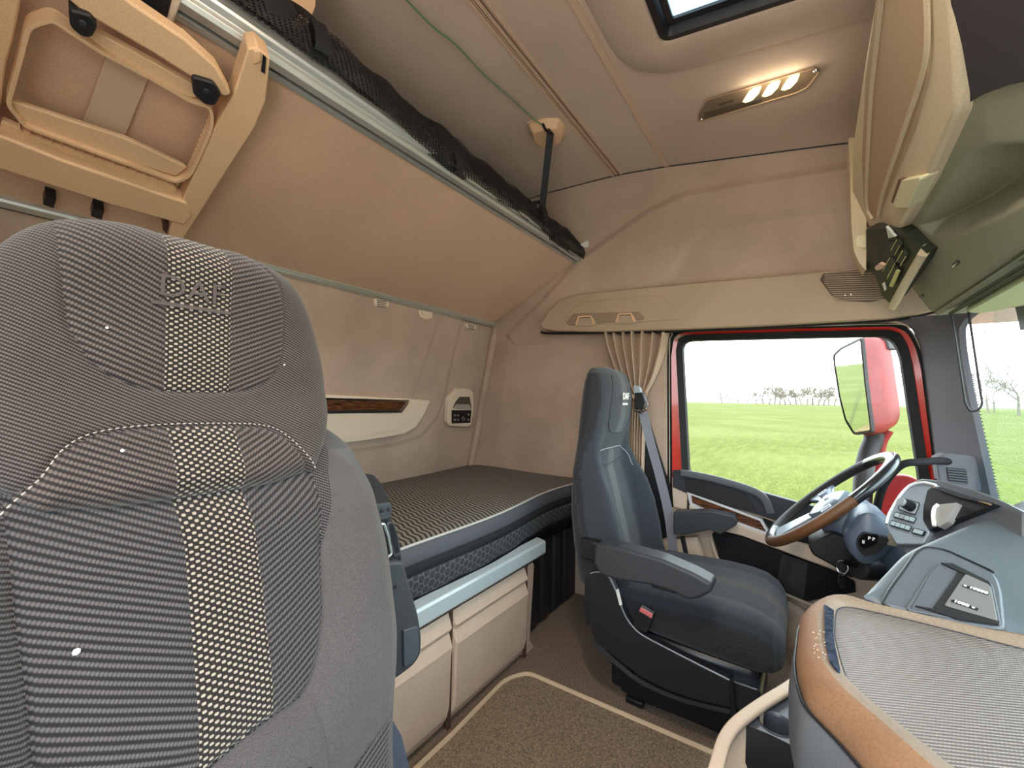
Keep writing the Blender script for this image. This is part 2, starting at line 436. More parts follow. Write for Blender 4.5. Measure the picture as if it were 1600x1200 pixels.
# soft raised surround of the hatch
hat = empty('roof_hatch', ((HX0+HX1)/2, (HY0+HY1)/2, 2.0), 'black framed tinted glass roof hatch in the cab ceiling', 'roof hatch')
def hring(grow, z, r=0.06, n=6):
    c = [(HX0-grow, HY0-grow), (HX1+grow, HY0-grow), (HX1+grow, HY1+grow), (HX0-grow, HY1+grow)]
    return [Vector((x, y, ZC(y)+z)) for x, y in rnd(c, max(0.004, r+grow), n)]
m_ = MB(); m_.loft([hring(0.13, 0.001, 0.05), hring(0.115, -0.012, 0.05), hring(0.05, -0.022, 0.05), hring(0.012, -0.024, 0.04), hring(-0.006, -0.018, 0.04), hring(-0.012, 0.0, 0.04), hring(-0.012, 0.022, 0.04)], cap=False)
m_.build('surround', FABC, hat)
m_ = MB(); m_.loft([hring(-0.006, -0.012, 0.04), hring(-0.024, -0.014, 0.04), hring(-0.032, -0.004, 0.04), hring(-0.034, 0.006, 0.04), hring(-0.048, 0.010, 0.04), hring(-0.048, 0.018, 0.03)], cap=False)
m_.build('frame', BLACK, hat)
m_ = MB(); a = hring(-0.02, 0.018, 0.03); m_.prism(a, (0, 0, 0.006)); m_.build('glass', GLASSR, hat, smooth=False)

# ceiling rails running across the cab
GRV = mat('groove_brown', srgb(84, 62, 48), 0.8)
def ceil_strip(y0, x0, x1, offs, m, nm, lab):
    root = empty(nm, ((x0+x1)/2, y0, ZC(y0)), lab, 'ceiling rail')
    k = 0
    for (dy, w, hgt, pn) in offs:
        mb = MB(); y = y0+dy; mb.box(((x0+x1)/2, y, ZC(y)-hgt/2), (x1-x0, w, hgt)); mb.build(pn, m if pn != 'groove' else GRV, root, smooth=False, bevel=0.0008)
    return root
RAIL = mat('rail_beige', srgb(200, 170, 146), 0.5, spec=0.3)
ceil_strip(0.690, -0.3, 1.80, [(-0.020, 0.007, 0.006, 'lip'), (0.0, 0.036, 0.0015, 'channel'), (0.020, 0.007, 0.006, 'lip'), (-0.0135, 0.0022, 0.0025, 'groove'), (-0.0075, 0.0022, 0.0025, 'groove'), (0.0075, 0.0022, 0.0025, 'groove'), (0.0135, 0.0022, 0.0025, 'groove'), (0.0, 0.009, 0.004, 'rib')], RAIL, 'curtain_rail', 'long double grooved curtain rail across the ceiling')
ceil_strip(0.470, -0.3, 1.805, [(0.0, 0.020, 0.006, 'strip')], RAIL, 'cover_strip', 'narrow plain cover strip across the ceiling beside the hatch')
# dark seam between ceiling and side wall
m_ = MB(); m_.tube([Vector((SEAMX(y)-0.003, y, ZC(y)-0.003)) for y in np.linspace(-0.2, 1.6, 20)], 0.0022, 6)
m_.build('trim_1', DARKD, kind='structure')

# ------------------------------------------------------------------ passenger side: wall with the door standing open
m_ = MB(); X0 = -0.33
m_.box((X0, 1.15, 1.05), (0.05, 1.30, 2.1)); m_.box((X0, -0.02, 1.93), (0.05, 1.05, 0.34)); m_.box((X0, -0.70, 1.05), (0.05, 0.32, 2.1))
m_.build('wall_right', FAB, kind='structure', smooth=False)

# ------------------------------------------------------------------ driver door and its window
dr = empty('door_1', (XS, 0.05, 0.0), kind='structure')
gl_in = [(1066, 545), (1069, 535), (1080, 532), (1240, 528), (1375, 525), (1390, 528), (1401, 540), (1408, 560), (1436, 745), (1441, 800), (1400, 822), (1243, 788), (1194, 772), (1076, 738)]
dk_out = [(1056, 548), (1060, 528), (1073, 523), (1240, 518), (1392, 515), (1408, 521), (1419, 540), (1426, 570), (1453, 745), (1460, 815), (1420, 840), (1243, 800), (1194, 785), (1066, 750)]
rd_out = [(1048, 556), (1052, 527), (1066, 519), (1240, 513), (1396, 509.5), (1417, 517), (1431, 540), (1440, 575), (1462, 748), (1472, 850), (1430, 880), (1243, 830), (1194, 810), (1050, 775)]
sl_out = [(1043, 558), (1047, 522), (1062, 514), (1240, 508), (1398, 504), (1422, 512), (1438, 536), (1447, 575), (1470, 748), (1481, 870), (1430, 900), (1243, 850), (1194, 830), (1043, 790)]
def ringmesh(o, i, xo, xi, name, m, parent, th=0.02):
    k = 14; a = []; b = []
    O = resample(pix(o, X=xo), 160); I = resample(pix(i, X=xi), 160)
    # align by angle
    cy, cz = I[:, 1].mean(), I[:, 2].mean()
    def byang(A):
        t = np.arctan2(A[:, 2]-cz, A[:, 1]-cy); o_ = np.argsort(t); return np.stack([np.interp(np.linspace(-pi, pi, 240, endpoint=False), t[o_], A[o_, j], period=2*pi) for j in range(3)], 1)
    O = byang(O); I = byang(I)
    mb = MB(); R = [O+np.array([th, 0, 0]), O, I, I+np.array([th, 0, 0])]
    mb.loft([[Vector(p) for p in r] for r in R], cap=False)
    return mb.build(name, m, parent, bevel=0.0)
ringmesh(sl_out, rd_out, 1.985, 1.985, 'seal', RUBBER, dr, 0.03)
ringmesh(rd_out, dk_out, 1.995, 2.000, 'painted_frame', RED, dr, 0.04)
ringmesh(dk_out, gl_in, 1.985, 2.005, 'window_seal', RUBBER, dr, 0.04)
m_ = MB(); m_.prism(pix([(1055, 520), (1418, 508), (1465, 860), (1055, 760)], X=2.022), (0.004, 0, 0)); m_.build('window_1', GLASS, smooth=False, kind='structure')
# thin pale edge line of the rubber
pe = pix([(1046.5, 760), (1046, 556), (1050, 524), (1064, 516.5), (1240, 510.5), (1398, 506.5), (1420, 514), (1435, 538), (1444, 575), (1466, 748)], X=1.984)
m_ = MB(); m_.tube(spline(pe, 6), 0.0016, 6); m_.build('seal_edge', mat('seal_edge', srgb(200, 190, 165), 0.6), dr)
text('DAF', 0.018, P(1090, 536, X=2.015), (0, -1, 0), (0, 0, 1), BLACK, dr, name='glass_mark')
m_ = MB(); m_.box(P(1090, 541, X=2.015), (0.001, 0.04, 0.003)); m_.build('glass_mark_line', BLACK, dr, smooth=False)

def plate(px, X, th, name, m, parent, bevel=0.003, r=0.0, **kw):
    pts = pix(px, X=X)
    if r: pts = [Vector(p) for p in rnd(pts, r)]
    return MB().prism(pts, (th, 0, 0)).build(name, m, parent, smooth=True, bevel=bevel, **kw)
plate([(1040, 745), (1075, 748), (1195, 780), (1245, 795), (1420, 838), (1470, 850), (1500, 1000), (1240, 1040), (1040, 900)], 1.99, 0.05, 'panel', BEIGE, dr)
plate([(1051, 735), (1067, 736.5), (1122, 748), (1172, 764), (1250, 786), (1345, 808), (1345, 850), (1290, 840), (1222, 816), (1077, 773), (1051, 761)], 1.965, 0.03, 'upper_trim', DARKD, dr, 0.004)
plate([(1069, 744), (1115, 752), (1165, 770), (1183, 800), (1150, 794), (1073, 770)], 1.962, 0.01, 'pull_recess', BLACK, dr, 0.002)
# pull handle: bent bar that follows the belt line and turns down
m_ = MB(); hp = spline(pix([(1064, 738.5), (1110, 747), (1160, 761), (1186, 772), (1197, 784), (1204, 802)], X=1.945), 6)
m_.sweep(hp, [(x*0.5, y) for x, y in rnd(rect(0.022, 0.030), 0.008, 3)], up=(1, 0, 0)); m_.build('pull_handle', DASH, dr)
plate([(1050, 761), (1074, 769), (1073, 798), (1052, 792)], 1.972, 0.02, 'trim_block', BEIGE, dr, 0.002)
plate([(1073, 768), (1190, 811), (1203, 833), (1197, 837), (1130, 812), (1078, 790)], 1.962, 0.02, 'chrome_surround', SATIN, dr, 0.001)
WOOD = bpy.data.materials.new('walnut'); WOOD.use_nodes = True
t = NT(WOOD); b = WOOD.node_tree.nodes['Principled BSDF']; mp = t.new('ShaderNodeMapping'); t.link(t.obj(), mp.inputs[0]); mp.inputs['Scale'].default_value = (6, 6, 120)
nn = t.noise(3.0, 5.0, mp.outputs[0]); t.link(t.mix(t.ramp(nn, 0.35, 0.65), srgb(38, 20, 12), srgb(120, 74, 44)), b.inputs['Base Color']); b.inputs['Roughness'].default_value = 0.25
plate([(1080, 774), (1187, 814), (1197, 831), (1134, 808), (1082, 786)], 1.959, 0.01, 'wood_inlay', WOOD, dr, 0.0)
plate([(1076, 790), (1130, 812), (1200, 838), (1260, 852), (1312, 875), (1319, 886), (1305, 892), (1250, 872), (1160, 838), (1120, 828), (1078, 806)], 1.950, 0.03, 'armrest_band', BEIGE, dr, 0.005)
plate([(1112, 834), (1125, 829), (1160, 840), (1200, 855), (1310, 897), (1336, 910), (1337, 926), (1262, 940), (1150, 893), (1124, 873)], 1.955, 0.02, 'map_pocket', mat('pocket_felt', srgb(36, 35, 38), 0.95, spec=0.1, grain=0.4, gscale=500), dr, 0.004)
plate([(1222, 866), (1262, 880), (1256, 936), (1212, 918)], 1.952, 0.004, 'pocket_weave', mat('pocket_weave', srgb(62, 60, 62), 0.95, spec=0.1, grain=1.0, gscale=900), dr, 0.0)
m_ = MB(); m_.tube(spline(pix([(1110, 838), (1122, 874), (1149, 895), (1262, 943), (1310, 960)], X=1.955), 6), 0.006, 8); m_.build('pocket_rim', BEIGE, dr)
# sill below the pocket
m_ = MB(); m_.sweep(spline(pix([(1062, 840), (1085, 905), (1120, 915), (1260, 990), (1300, 1010)], X=1.94), 5), rnd(rect(0.05, 0.16), 0.02, 3), up=(1, 0, 0)); m_.build('sill', BEIGE, dr)

# ------------------------------------------------------------------ windscreen, A pillar, header, bulkhead
def YW(x, z): return -0.70+0.24*((x-0.85)/1.0)**2-(0.9-z)*0.10*-1+0.0
V, F = grid(40, 8, lambda s, t: Vector((-0.15+2.02*s, YW(-0.15+2.02*s, 0.70+0.68*t), 0.70+0.68*t)))
mesh('window_2', V, F, GLASSF, kind='structure', solid=0.004)
ap = empty('pillar_trim', (1.93, -0.42, 0.75), 'dark grey windscreen pillar trim beside the driver door window', 'pillar trim')
L = [(1388, 499), (1418, 508), (1433, 532), (1442, 572), (1464, 748), (1476, 850)]
Mi = [(1440, 494), (1458, 505), (1468, 540), (1477, 600), (1500, 748), (1512, 850)]
R_ = [(1522, 488), (1503, 505), (1499, 530), (1512, 610), (1546, 765), (1562, 850)]
Re = [(1530, 486), (1506, 508), (1503, 532), (1517, 610), (1551, 765), (1567, 850)]
strips = [spline([tuple(p) for p in pix(L, X=1.985)], 6), spline([tuple(p) for p in pix([(u+4, v) for u, v in L], X=1.965)], 6), spline([tuple(p) for p in pix(Mi, X=1.90)], 6), spline([tuple(p) for p in pix(R_, X=1.845)], 6),
          spline([tuple(p+Vector((0.0, -0.015, 0))) for p in pix(R_, X=1.845)], 6)]
V = [Vector(p) for s_ in strips for p in s_]; n = len(strips[0])
F = [(j*n+i, j*n+i+1, (j+1)*n+i+1, (j+1)*n+i) for j in range(len(strips)-1) for i in range(n-1)]
recalc(mesh('cover', V, F, GREY, ap, auto=20))
def bandmat():
    m = bpy.data.materials.new('ceramic_dots'); m.use_nodes = True; m.node_tree.nodes['Principled BSDF'].inputs['Base Color'].default_value = (0.006, 0.006, 0.006, 1)
    return m
# black ceramic edge of the windscreen: solid strip and fading dots
dots = MB(); pts = spline([tuple(p) for p in pix([(1500, 530), (1513, 610), (1547, 765), (1560, 840)], X=1.842)], 30)
for k in range(0, 90, 1):
    p = Vector(pts[k])
    for q in range(2): dots.box(p+Vector((-0.007-0.006*q, -0.013, 0)), (0.0035-0.001*q, 0.001, 0.0035-0.001*q))
dots.build('ceramic_dots', bandmat(), ap, smooth=False); ap.children[-1]['kind'] = 'stuff'
bpy.data.objects[ap.children[-1].name]['kind'] = 'stuff'
# grab bar with its mounting block and speaker grille
gb = empty('grab_handle', P(1500, 740, X=1.90), 'curved black grab bar on a grey mounting block by the windscreen pillar', 'grab handle')
m_ = MB(); m_.prism([Vector(p) for p in rnd(pix([(1462, 716), (1475, 709), (1512, 711), (1530, 716), (1540, 768), (1500, 764), (1468, 752)], X=1.86), 0.004)], (0.06, 0, 0)); m_.build('mount', GREY, gb, bevel=0.004)
m_ = MB(); m_.prism([Vector(p) for p in rnd(pix([(1478, 730), (1510, 733), (1513, 757), (1482, 751)], X=1.858), 0.003)], (0.01, 0, 0)); m_.build('grille_plate', BLACK, gb, bevel=0.001)
for k in range(6):
    a = P(1480+k*0.6, 732.5+k*4, X=1.856); c = P(1511, 735.5+k*4, X=1.856); m_ = MB(); m_.tube([a, c], 0.0014, 6); m_.build('slat', GREY, gb)
m_ = MB(); gp = spline([tuple(P(1482, 721, X=1.87)), tuple(P(1465, 720, X=1.83)), tuple(P(1440, 722, X=1.80)), tuple(P(1415, 724, X=1.79)), tuple(P(1398, 735, X=1.80)), tuple(P(1380, 760, X=1.83)), tuple(P(1371, 790, X=1.85)), tuple(P(1369, 812, X=1.86)), tuple(P(1370, 850, X=1.87))], 8)
m_.tube([Vector(p) for p in gp], 0.0115, 14); m_.build('bar', RUBBER, gb)
# bulkhead below the windscreen, behind the dash
m_ = MB(); m_.box((0.85, -0.80, 0.35), (2.4, 0.06, 0.75)); m_.build('wall_front', DARKD, kind='structure', smooth=False)
# ------------------------------------------------------------------ outside: field, road strip, trees, house-side mirror
GZ = -1.45
m = bpy.data.materials.new('crop_field'); m.use_nodes = True; t = NT(m); b = m.node_tree.nodes['Principled BSDF']; vec = t.obj()
mp = t.new('ShaderNodeMapping'); t.link(vec, mp.inputs[0]); mp.inputs['Rotation'].default_value = (0, 0, radians(28)); mp.inputs['Scale'].default_value = (0.35, 2.2, 1)
n1 = t.noise(1.6, 5.0, mp.outputs[0], 0.7); n2 = t.noise(0.12, 3.0, vec); n3 = t.noise(9.0, 3.0, mp.outputs[0], 0.8)
c1 = t.mix(t.ramp(n1, 0.35, 0.65), (0.050, 0.060, 0.0125, 1), (0.074, 0.084, 0.020, 1))
c2 = t.mix(t.m('MULTIPLY', t.ramp(n3, 0.45, 0.62), 0.85), c1, (0.030, 0.044, 0.008, 1))
c3 = t.mix(t.m('MULTIPLY', t.ramp(n2, 0.4, 0.65), 0.35), c2, (0.092, 0.102, 0.036, 1))
sp = t.new('ShaderNodeSeparateXYZ'); rr = t.new('ShaderNodeMapping'); t.link(vec, rr.inputs[0]); rr.inputs['Rotation'].default_value = (0, 0, radians(10)); t.link(rr.outputs[0], sp.inputs[0])
tram = t.m('LESS_THAN', t.m('ABSOLUTE', t.m('SUBTRACT', t.m('MODULO', t.m('ADD', sp.outputs[0], 1200.0), 24.0), 8.6)), 0.07)
c4 = t.mix(t.m('MULTIPLY', tram, 0.6), c3, (0.028, 0.036, 0.012, 1))
t.link(c4, b.inputs['Base Color']); b.inputs['Roughness'].default_value = 1.0; b.inputs['Specular IOR Level'].default_value = 0.05
V, F = grid(2, 2, lambda s, q: Vector((-1500+4500*s, -2500+5000*q, GZ)))
mesh('ground', V, F, m, smooth=False, kind='structure')
# verge and earth bank seen in the mirror, running along the truck
EARTH = mat('earth', srgb(84, 72, 48), 1.0, spec=0.05, var=0.5, vscale=3.0)
BOUNCE = mat('bounce_road', srgb(176, 168, 158), 0.95, spec=0.1, var=0.1, vscale=2)
V, F = grid(2, 60, lambda s, q: Vector((-12+13.8*s, -80+240*q, GZ+0.01)))  # road widened and paled to bounce daylight up into the cab
mesh('ground_road', V, F, BOUNCE, smooth=False, kind='structure')
V, F = grid(2, 60, lambda s, q: Vector((1.8+4.4*s, -80+240*q, GZ+0.012)))
mesh('ground_verge', V, F, EARTH, smooth=False, kind='structure')
# far lane
V, F = grid(2, 2, lambda s, q: Vector((300+12*s, -800+1600*q, GZ+0.02)))
mesh('ground_lane', V, F, mat('lane', srgb(120, 112, 92), 1.0, spec=0.05), smooth=False, kind='structure')
# low distant wood edge / hedge behind the trees
BARK = mat('bark', srgb(112, 105, 94), 0.95, spec=0.05)
def make_tree(seed, H, tr=0.014, mr_=0.020):
    rnd_ = random.Random(seed); mb = MB()
    def limb(p, d, L, r, lev):
        n = 3; pts = [p]; rad = [r]
        for i in range(n):
            d = (d+Vector((rnd_.uniform(-.22, .22), rnd_.uniform(-.22, .22), rnd_.uniform(-.05, .15)))).normalized()
            pts.append(pts[-1]+d*L/n); rad.append(max(mr_, r*(1-0.45*(i+1)/n)))
        mb.tube(pts, rad, 5 if lev < 2 else 3, cap=False)
        if lev >= 5: return
        k = 4 if lev < 3 else 3
        for i in range(k):
            j = n if i < 2 else (n-1)
            a = rnd_.uniform(0, 2*pi); s = d.orthogonal().normalized(); s2 = d.cross(s)
            nd = (d*0.8+(s*cos(a)+s2*sin(a))*rnd_.uniform(0.55, 0.95)).normalized()
            limb(pts[j], nd, L*rnd_.uniform(0.62, 0.8), rad[j]*0.75, lev+1)
    limb(Vector((0, 0, 0)), Vector((0, 0, 1)), H*0.26, H*tr, 0)
    return mb
protos = []
for i in range(6):
    mb = make_tree(11+i*5, 11.0, *((0.016, 0.020) if i < 3 else (0.026, 0.036))); o = mb.build('bare_tree', BARK); o.location = (0, 0, GZ); mv = o.data
    protos.append(o)
for o in protos:   # move mesh origin to the trunk foot
    lo = ORG[o.name]; o.data.transform(Matrix.Translation(lo)); ORG[o.name] = Vector((0, 0, 0))
used = set(); tn = 0
def put_tree(x, y, s, lab, grp=None, far=False):
    global tn
    o = protos[tn % 3+(3 if far else 0)]
    if o.name in used: o = o.copy(); COL.objects.link(o)
    else: used.add(o.name)
    tn += 1
    o.location = (x, y, GZ); o.scale = (s, s, s); o.rotation_euler = (0, 0, random.uniform(0, 6.28))
    props(o, lab, 'tree', grp); return o
# along the far edge of the field, seen through the door window (a dense row) 
u = 1128
k = 0
while u < 1312:
    d = (318, 345, 372)[k % 3]+random.uniform(-3, 3)
    p = ray(u, 626); x = d; y = p.y/p.x*d
    s = (1.75 if u > 1190 else 1.15)*random.uniform(0.85, 1.15)
    put_tree(x, y, s, 'small bare tree in the distant row behind the mirror and field' if u > 1190 else 'tiny faint bare tree far off at the left of the field', 'bare trees along the far edge of the field' if u > 1190 else 'faint far trees left of the row', far=True)
    u += 8.5 if u > 1190 else 13; k += 1
for (u, d, s, lab) in ((1421, 220, 1.5, 'bare tree seen in the gap between mirror and window frame'), (1545, 180, 1.75, 'bare tree by the black hanging loop in the windscreen'), (1553, 200, 1.5, 'slim bare tree in the windscreen beside the hanging loop'), (1592, 150, 1.9, 'tall bare tree at the right edge of the windscreen')):
    p = ray(u, 630); dd = d; y = p.y/p.x*dd; put_tree(dd, y, s, lab)
# a low hedge line, distance haze put into its blue grey colour
m_ = MB()
rg = random.Random(3)
prof = []
for i in range(120):
    yy = -500+i*8.4; hgt = 3.6+rg.uniform(0, 1.6)
    prof.append((yy, hgt))
rings = [[Vector((420, y_, GZ)), Vector((420.5, y_, GZ+h_*0.8)), Vector((422, y_, GZ+h_)), Vector((424, y_, GZ))] for y_, h_ in prof]
m_.loft(rings, cap=True); m_.build('hedge', mat('hedge', srgb(150, 154, 152), 1.0, spec=0.0, var=0.3, vscale=0.3), label='long low hedge, haze grey painted in, along the horizon behind the bare trees', cat='hedge')

# outside mirror
mr = empty('door_mirror', P(1385, 690, X=2.40), 'tall red outside mirror with black arm beyond the driver window', 'mirror')
MX = 2.36
face = [P(u, v, pl=(P(1340, 600, X=MX), Vector((-0.60, 0.80, -0.055)))) for u, v in rnd([(1303, 556), (1314, 546), (1345, 531), (1352, 600), (1361, 672), (1334, 676), (1321, 655), (1312, 620), (1304, 570)], 4)]
back_dir = Vector((0.20, -0.22, 0))
m_ = MB(); m_.prism(face, back_dir.normalized()*0.004)
m = bpy.data.materials.new('mirror_glass'); m.use_nodes = True; b = m.node_tree.nodes['Principled BSDF']; b.inputs['Base Color'].default_value = (0.85, 0.88, 0.88, 1); b.inputs['Metallic'].default_value = 1; b.inputs['Roughness'].default_value = 0.02
m_.build('glass', m, mr, smooth=False)
c = sum(face, Vector())/len(face)
def ringm(s, off, sz=1.0): return [c+(p-c)*s+off for p in face]
n_ = Vector((0.60, -0.80, 0.055)).normalized()
m_ = MB(); m_.loft([ringm(1.0, n_*-0.004), ringm(1.05, n_*-0.002), ringm(1.06, n_*0.008), ringm(1.05, n_*0.014)], cap=False); m_.build('bezel', BLACK, mr)
# housing: rounded red shell swelling away from the glass
sh = pix([(1347, 530), (1386, 528), (1392, 545), (1400, 600), (1407, 645), (1403, 662), (1390, 670), (1365, 676), (1352, 620), (1348, 560)], X=2.50)
c2 = sum(sh, Vector())/len(sh); sh = [Vector(p) for p in resample(rnd(sh, 0.03), 48)]
fr = [Vector(p) for p in resample(rnd(ringm(1.05, n_*0.013), 0.002), 48)]
def al(A, cc):
    t = sorted(A, key=lambda p: atan2(p.z-cc.z, (p-cc).dot(Vector((0.80, 0.6, 0))))); return t
mid = [(a*0.5+b_*0.5) for a, b_ in zip(al(fr, c), al(sh, c2))]
mid = [((a+b_)*0.5)+(((a+b_)*0.5)-(c+c2)*0.5)*0.06 for a, b_ in zip(al(fr, c), al(sh, c2))]
m_ = MB(); m_.loft([al(fr, c), mid, al(sh, c2), [c2+(p-c2)*0.7+Vector((0.03, -0.02, 0)) for p in al(sh, c2)]])
REDM = mat('mirror_red', srgb(122, 26, 28), 0.5, spec=0.3, coat=0.0, var=0.15, vscale=12)
m_.build('housing', REDM, mr)
tp = pix([(1346, 527), (1386, 525), (1389, 546), (1347, 547)], X=2.47)
m_ = MB(); m_.prism(tp, (0.06, -0.04, 0)); m_.build('cap', DARKD, mr, bevel=0.006)
arm = [P(1366, 676, X=2.44), P(1364, 690, X=2.44), P(1356, 710, X=2.42), P(1350, 740, X=2.38), P(1346, 800, X=2.30), P(1346, 850, X=2.10)]
m_ = MB(); m_.sweep(spline([tuple(p) for p in arm], 6), [(cos(2*pi*i/16)*0.022, sin(2*pi*i/16)*0.035) for i in range(16)], up=(1, 0, 0)); m_.build('arm', BLACK, mr)
ar2 = [P(1388, 672, X=2.48), P(1378, 690, X=2.48), P(1374, 715, X=2.47), P(1376, 760, X=2.45)]
m_ = MB(); m_.sweep(spline([tuple(p) for p in ar2], 6), [(cos(2*pi*i/16)*0.014, sin(2*pi*i/16)*0.02) for i in range(16)], up=(1, 0, 0)); m_.build('arm_cover', REDM, mr)
# lower red fender / close-up mirror seen behind the wheel
fm = empty('kerb_mirror', P(1395, 770, X=2.3), 'rounded red kerb mirror low behind the steering wheel and dash', 'mirror')
m_ = MB(); fr_ = [Vector(p) for p in rnd(pix([(1372, 800), (1374, 770), (1390, 745), (1415, 742), (1440, 752), (1445, 800), (1400, 840)], X=2.30), 0.05)]
cc = sum(fr_, Vector())/len(fr_)
m_.loft([[cc+(p-cc)*1.0 for p in fr_], [cc+(p-cc)*1.02+Vector((0.04, 0, 0)) for p in fr_], [cc+(p-cc)*0.8+Vector((0.14, -0.02, 0)) for p in fr_]]); m_.build('housing', REDM, fm, bevel=0.004)

m_ = MB(); m_.tube([P(1400, 800, X=2.36), P(1400, 840, X=2.20), P(1400, 860, X=2.07)], 0.02, 10); m_.build('arm', BLACK, fm)
# ------------------------------------------------------------------ upper bunk (underside seen), its rails
BL, BU = Vector((0, 1.53, 1.461)), Vector((0, 0.925, 1.746)); BW = (BU-BL).normalized(); BN = Vector((0, -BW.z, BW.y)); BWID = (BU-BL).length
if BN.z > 0: BN = -BN
def BP(u, v, off=0.0): return P(u, v, pl=(BL+BN*off, BN))
def bpix(pts, off): return [BP(u, v, off) for u, v in pts]
bunk = empty('upper_bunk', (0.85, 1.53, 1.46), 'wide upper bunk seen from below, tan underside between two aluminium rails', 'bunk bed')
BPAN = mat('bunk_underside', srgb(206, 172, 146), 0.85, spec=0.15, var=0.08, vscale=2.0, grain=0.45, gscale=420)
XE = 1.95
m_ = MB()
def bx(x, w, o): return Vector((x, 0, 0))+BL+BW*w+BN*o
m_.prism([bx(-0.32, 0.01, 0), bx(XE-0.005, 0.01, 0), bx(XE-0.005, BWID-0.01, 0), bx(-0.32, BWID-0.01, 0)], BN*-0.05)
m_.build('underside_panel', BPAN, bunk, smooth=False, bevel=0.002)
def railsec(name, w0, sec, parent, m, x0=-0.32, x1=XE):
    mb = MB(); a = [bx(x0, w0+w, o) for w, o in sec]; mb.prism(a, (x1-x0, 0, 0)); return mb.build(name, m, parent, smooth=False, bevel=0.001)
railsec('lower_rail', 0.0, [(-0.004, -0.03), (-0.006, 0.006), (0.0, 0.010), (0.020, 0.012), (0.026, 0.006), (0.027, -0.01)], bunk, ALU)
railsec('lower_rail_lip', 0.0, [(0.027, -0.005), (0.027, 0.009), (0.031, 0.009), (0.031, -0.005)], bunk, ALU)
railsec('lower_seal', 0.0, [(-0.012, -0.03), (-0.012, 0.004), (-0.006, 0.004), (-0.006, -0.03)], bunk, DARKD)
railsec('upper_rail_lip', BWID, [(-0.034, -0.005), (-0.034, 0.010), (-0.020, 0.012), (-0.018, -0.005)], bunk, ALU)
railsec('upper_rail_groove', BWID, [(-0.018, -0.005), (-0.018, 0.003), (-0.012, 0.003), (-0.012, -0.005)], bunk, DARKD)
railsec('upper_rail', BWID, [(-0.012, -0.03), (-0.012, 0.014), (0.006, 0.020), (0.014, 0.014), (0.018, 0.002), (0.030, -0.002), (0.034, -0.008), (0.034, -0.05), (0.0, -0.05)], bunk, ALU)
m_ = MB(); m_.box(bx(XE+0.004, BWID+0.008, 0.0), (0.006, 0.055, 0.055), R=Matrix.Rotation(atan2(BW.z, BW.y), 3, 'X')); m_.build('end_cap', ALU, bunk, smooth=False)
# mattress of the upper bunk lying on the panel
m_ = MB(); m_.prism([bx(-0.32, 0.03, -0.05), bx(XE-0.02, 0.03, -0.05), bx(XE-0.02, BWID-0.03, -0.05), bx(-0.32, BWID-0.03, -0.05)], BN*-0.09); m_.build('mattress', DARKD, bunk, bevel=0.02)

# ------------------------------------------------------------------ black safety net folded along the upper rail
NETM = bpy.data.materials.new('net'); NETM.use_nodes = True; t = NT(NETM); b = NETM.node_tree.nodes['Principled BSDF']
b.inputs['Base Color'].default_value = (0.006, 0.006, 0.006, 1); b.inputs['Roughness'].default_value = 0.6
u_, v_ = t.uv()
s1 = t.m('MULTIPLY', t.m('COSINE', t.m('MULTIPLY', u_, 2*pi/0.013)), t.m('COSINE', t.m('MULTIPLY', v_, 2*pi/0.009)))
hole = t.m('GREATER_THAN', s1, 0.28)
t.link(t.m('SUBTRACT', 1.0, hole), b.inputs['Alpha'])
net = empty('safety_net', (1.0, 0.90, 1.75), 'black mesh safety net folded along the upper bunk rail', 'net')
lo_l = [(300, -42), (400, 24), (527, 112), (625, 200), (707, 268), (812, 332), (875, 384), (913, 407)]
hi_l = [(380, -50), (486, 30), (580, 116), (643, 166), (707, 217), (820, 309), (854, 338), (893, 366), (921, 398)]
def netline(pl_, n): return resample([tuple(P(u, v, Y=0.897)) for u, v in pl_], n, closed=False)
n = 240; A = netline(lo_l, n); B = netline(hi_l, n)
def netsheet(off, amp, ph, frac, mt, nm, hole=True):
    V = []; U = []; F = []; m = 12
    for i in range(n):
        for j in range(m+1):
            s = j/m*frac; p = A[i]*(1-s)+B[i]*s
            x = A[i][0]
            y = off+amp*sin(x*17+ph+3*s)+0.010*sin(s*3.1)*-1+0.0015*sin(x*60+ph*2)
            z = 0.004*sin(x*60+ph+j)*s
            V.append(Vector((p[0], p[1]+y, p[2]+z))); U.append((x*1.0, s*0.085))
    for i in range(n-1):
        for j in range(m): F.append((i*(m+1)+j, (i+1)*(m+1)+j, (i+1)*(m+1)+j+1, i*(m+1)+j+1))
    return mesh(nm, V, F, mt, net, uv=U, auto=0)
netsheet(-0.006, 0.005, 0.0, 1.0, NETM, 'front_fold')
netsheet(0.012, 0.006, 1.7, 1.05, NETM, 'middle_fold')
netsheet(0.028, 0.006, 3.1, 0.95, NETM, 'back_fold')
m_ = MB(); pts = [Vector(p)+Vector((0, 0.012, -0.004+0.004*sin(p[0]*30))) for p in B]
m_.tube(pts, [0.009+0.0018*sin(i*0.17)+0.0010*sin(i*0.41) for i in range(n)], 8, flat=1.8); m_.build('hem_roll', BLACK, net)
for (u, v, w) in ((713, 262, 1.0), (848, 338, 1.1), (500, 70, 1.6)):
    c = P(u, v, Y=0.885); m_ = MB()
    m_.sweep([c+Vector((-0.012, -0.008, 0.040)), c+Vector((-0.004, -0.016, 0.015)), c+Vector((0.0, -0.018, -0.012)), c+Vector((0.002, -0.010, -0.022))], rect(0.024*w, 0.006), up=(1, 0, 0)); m_.build('webbing_tab', BLACK, net, bevel=0.001)

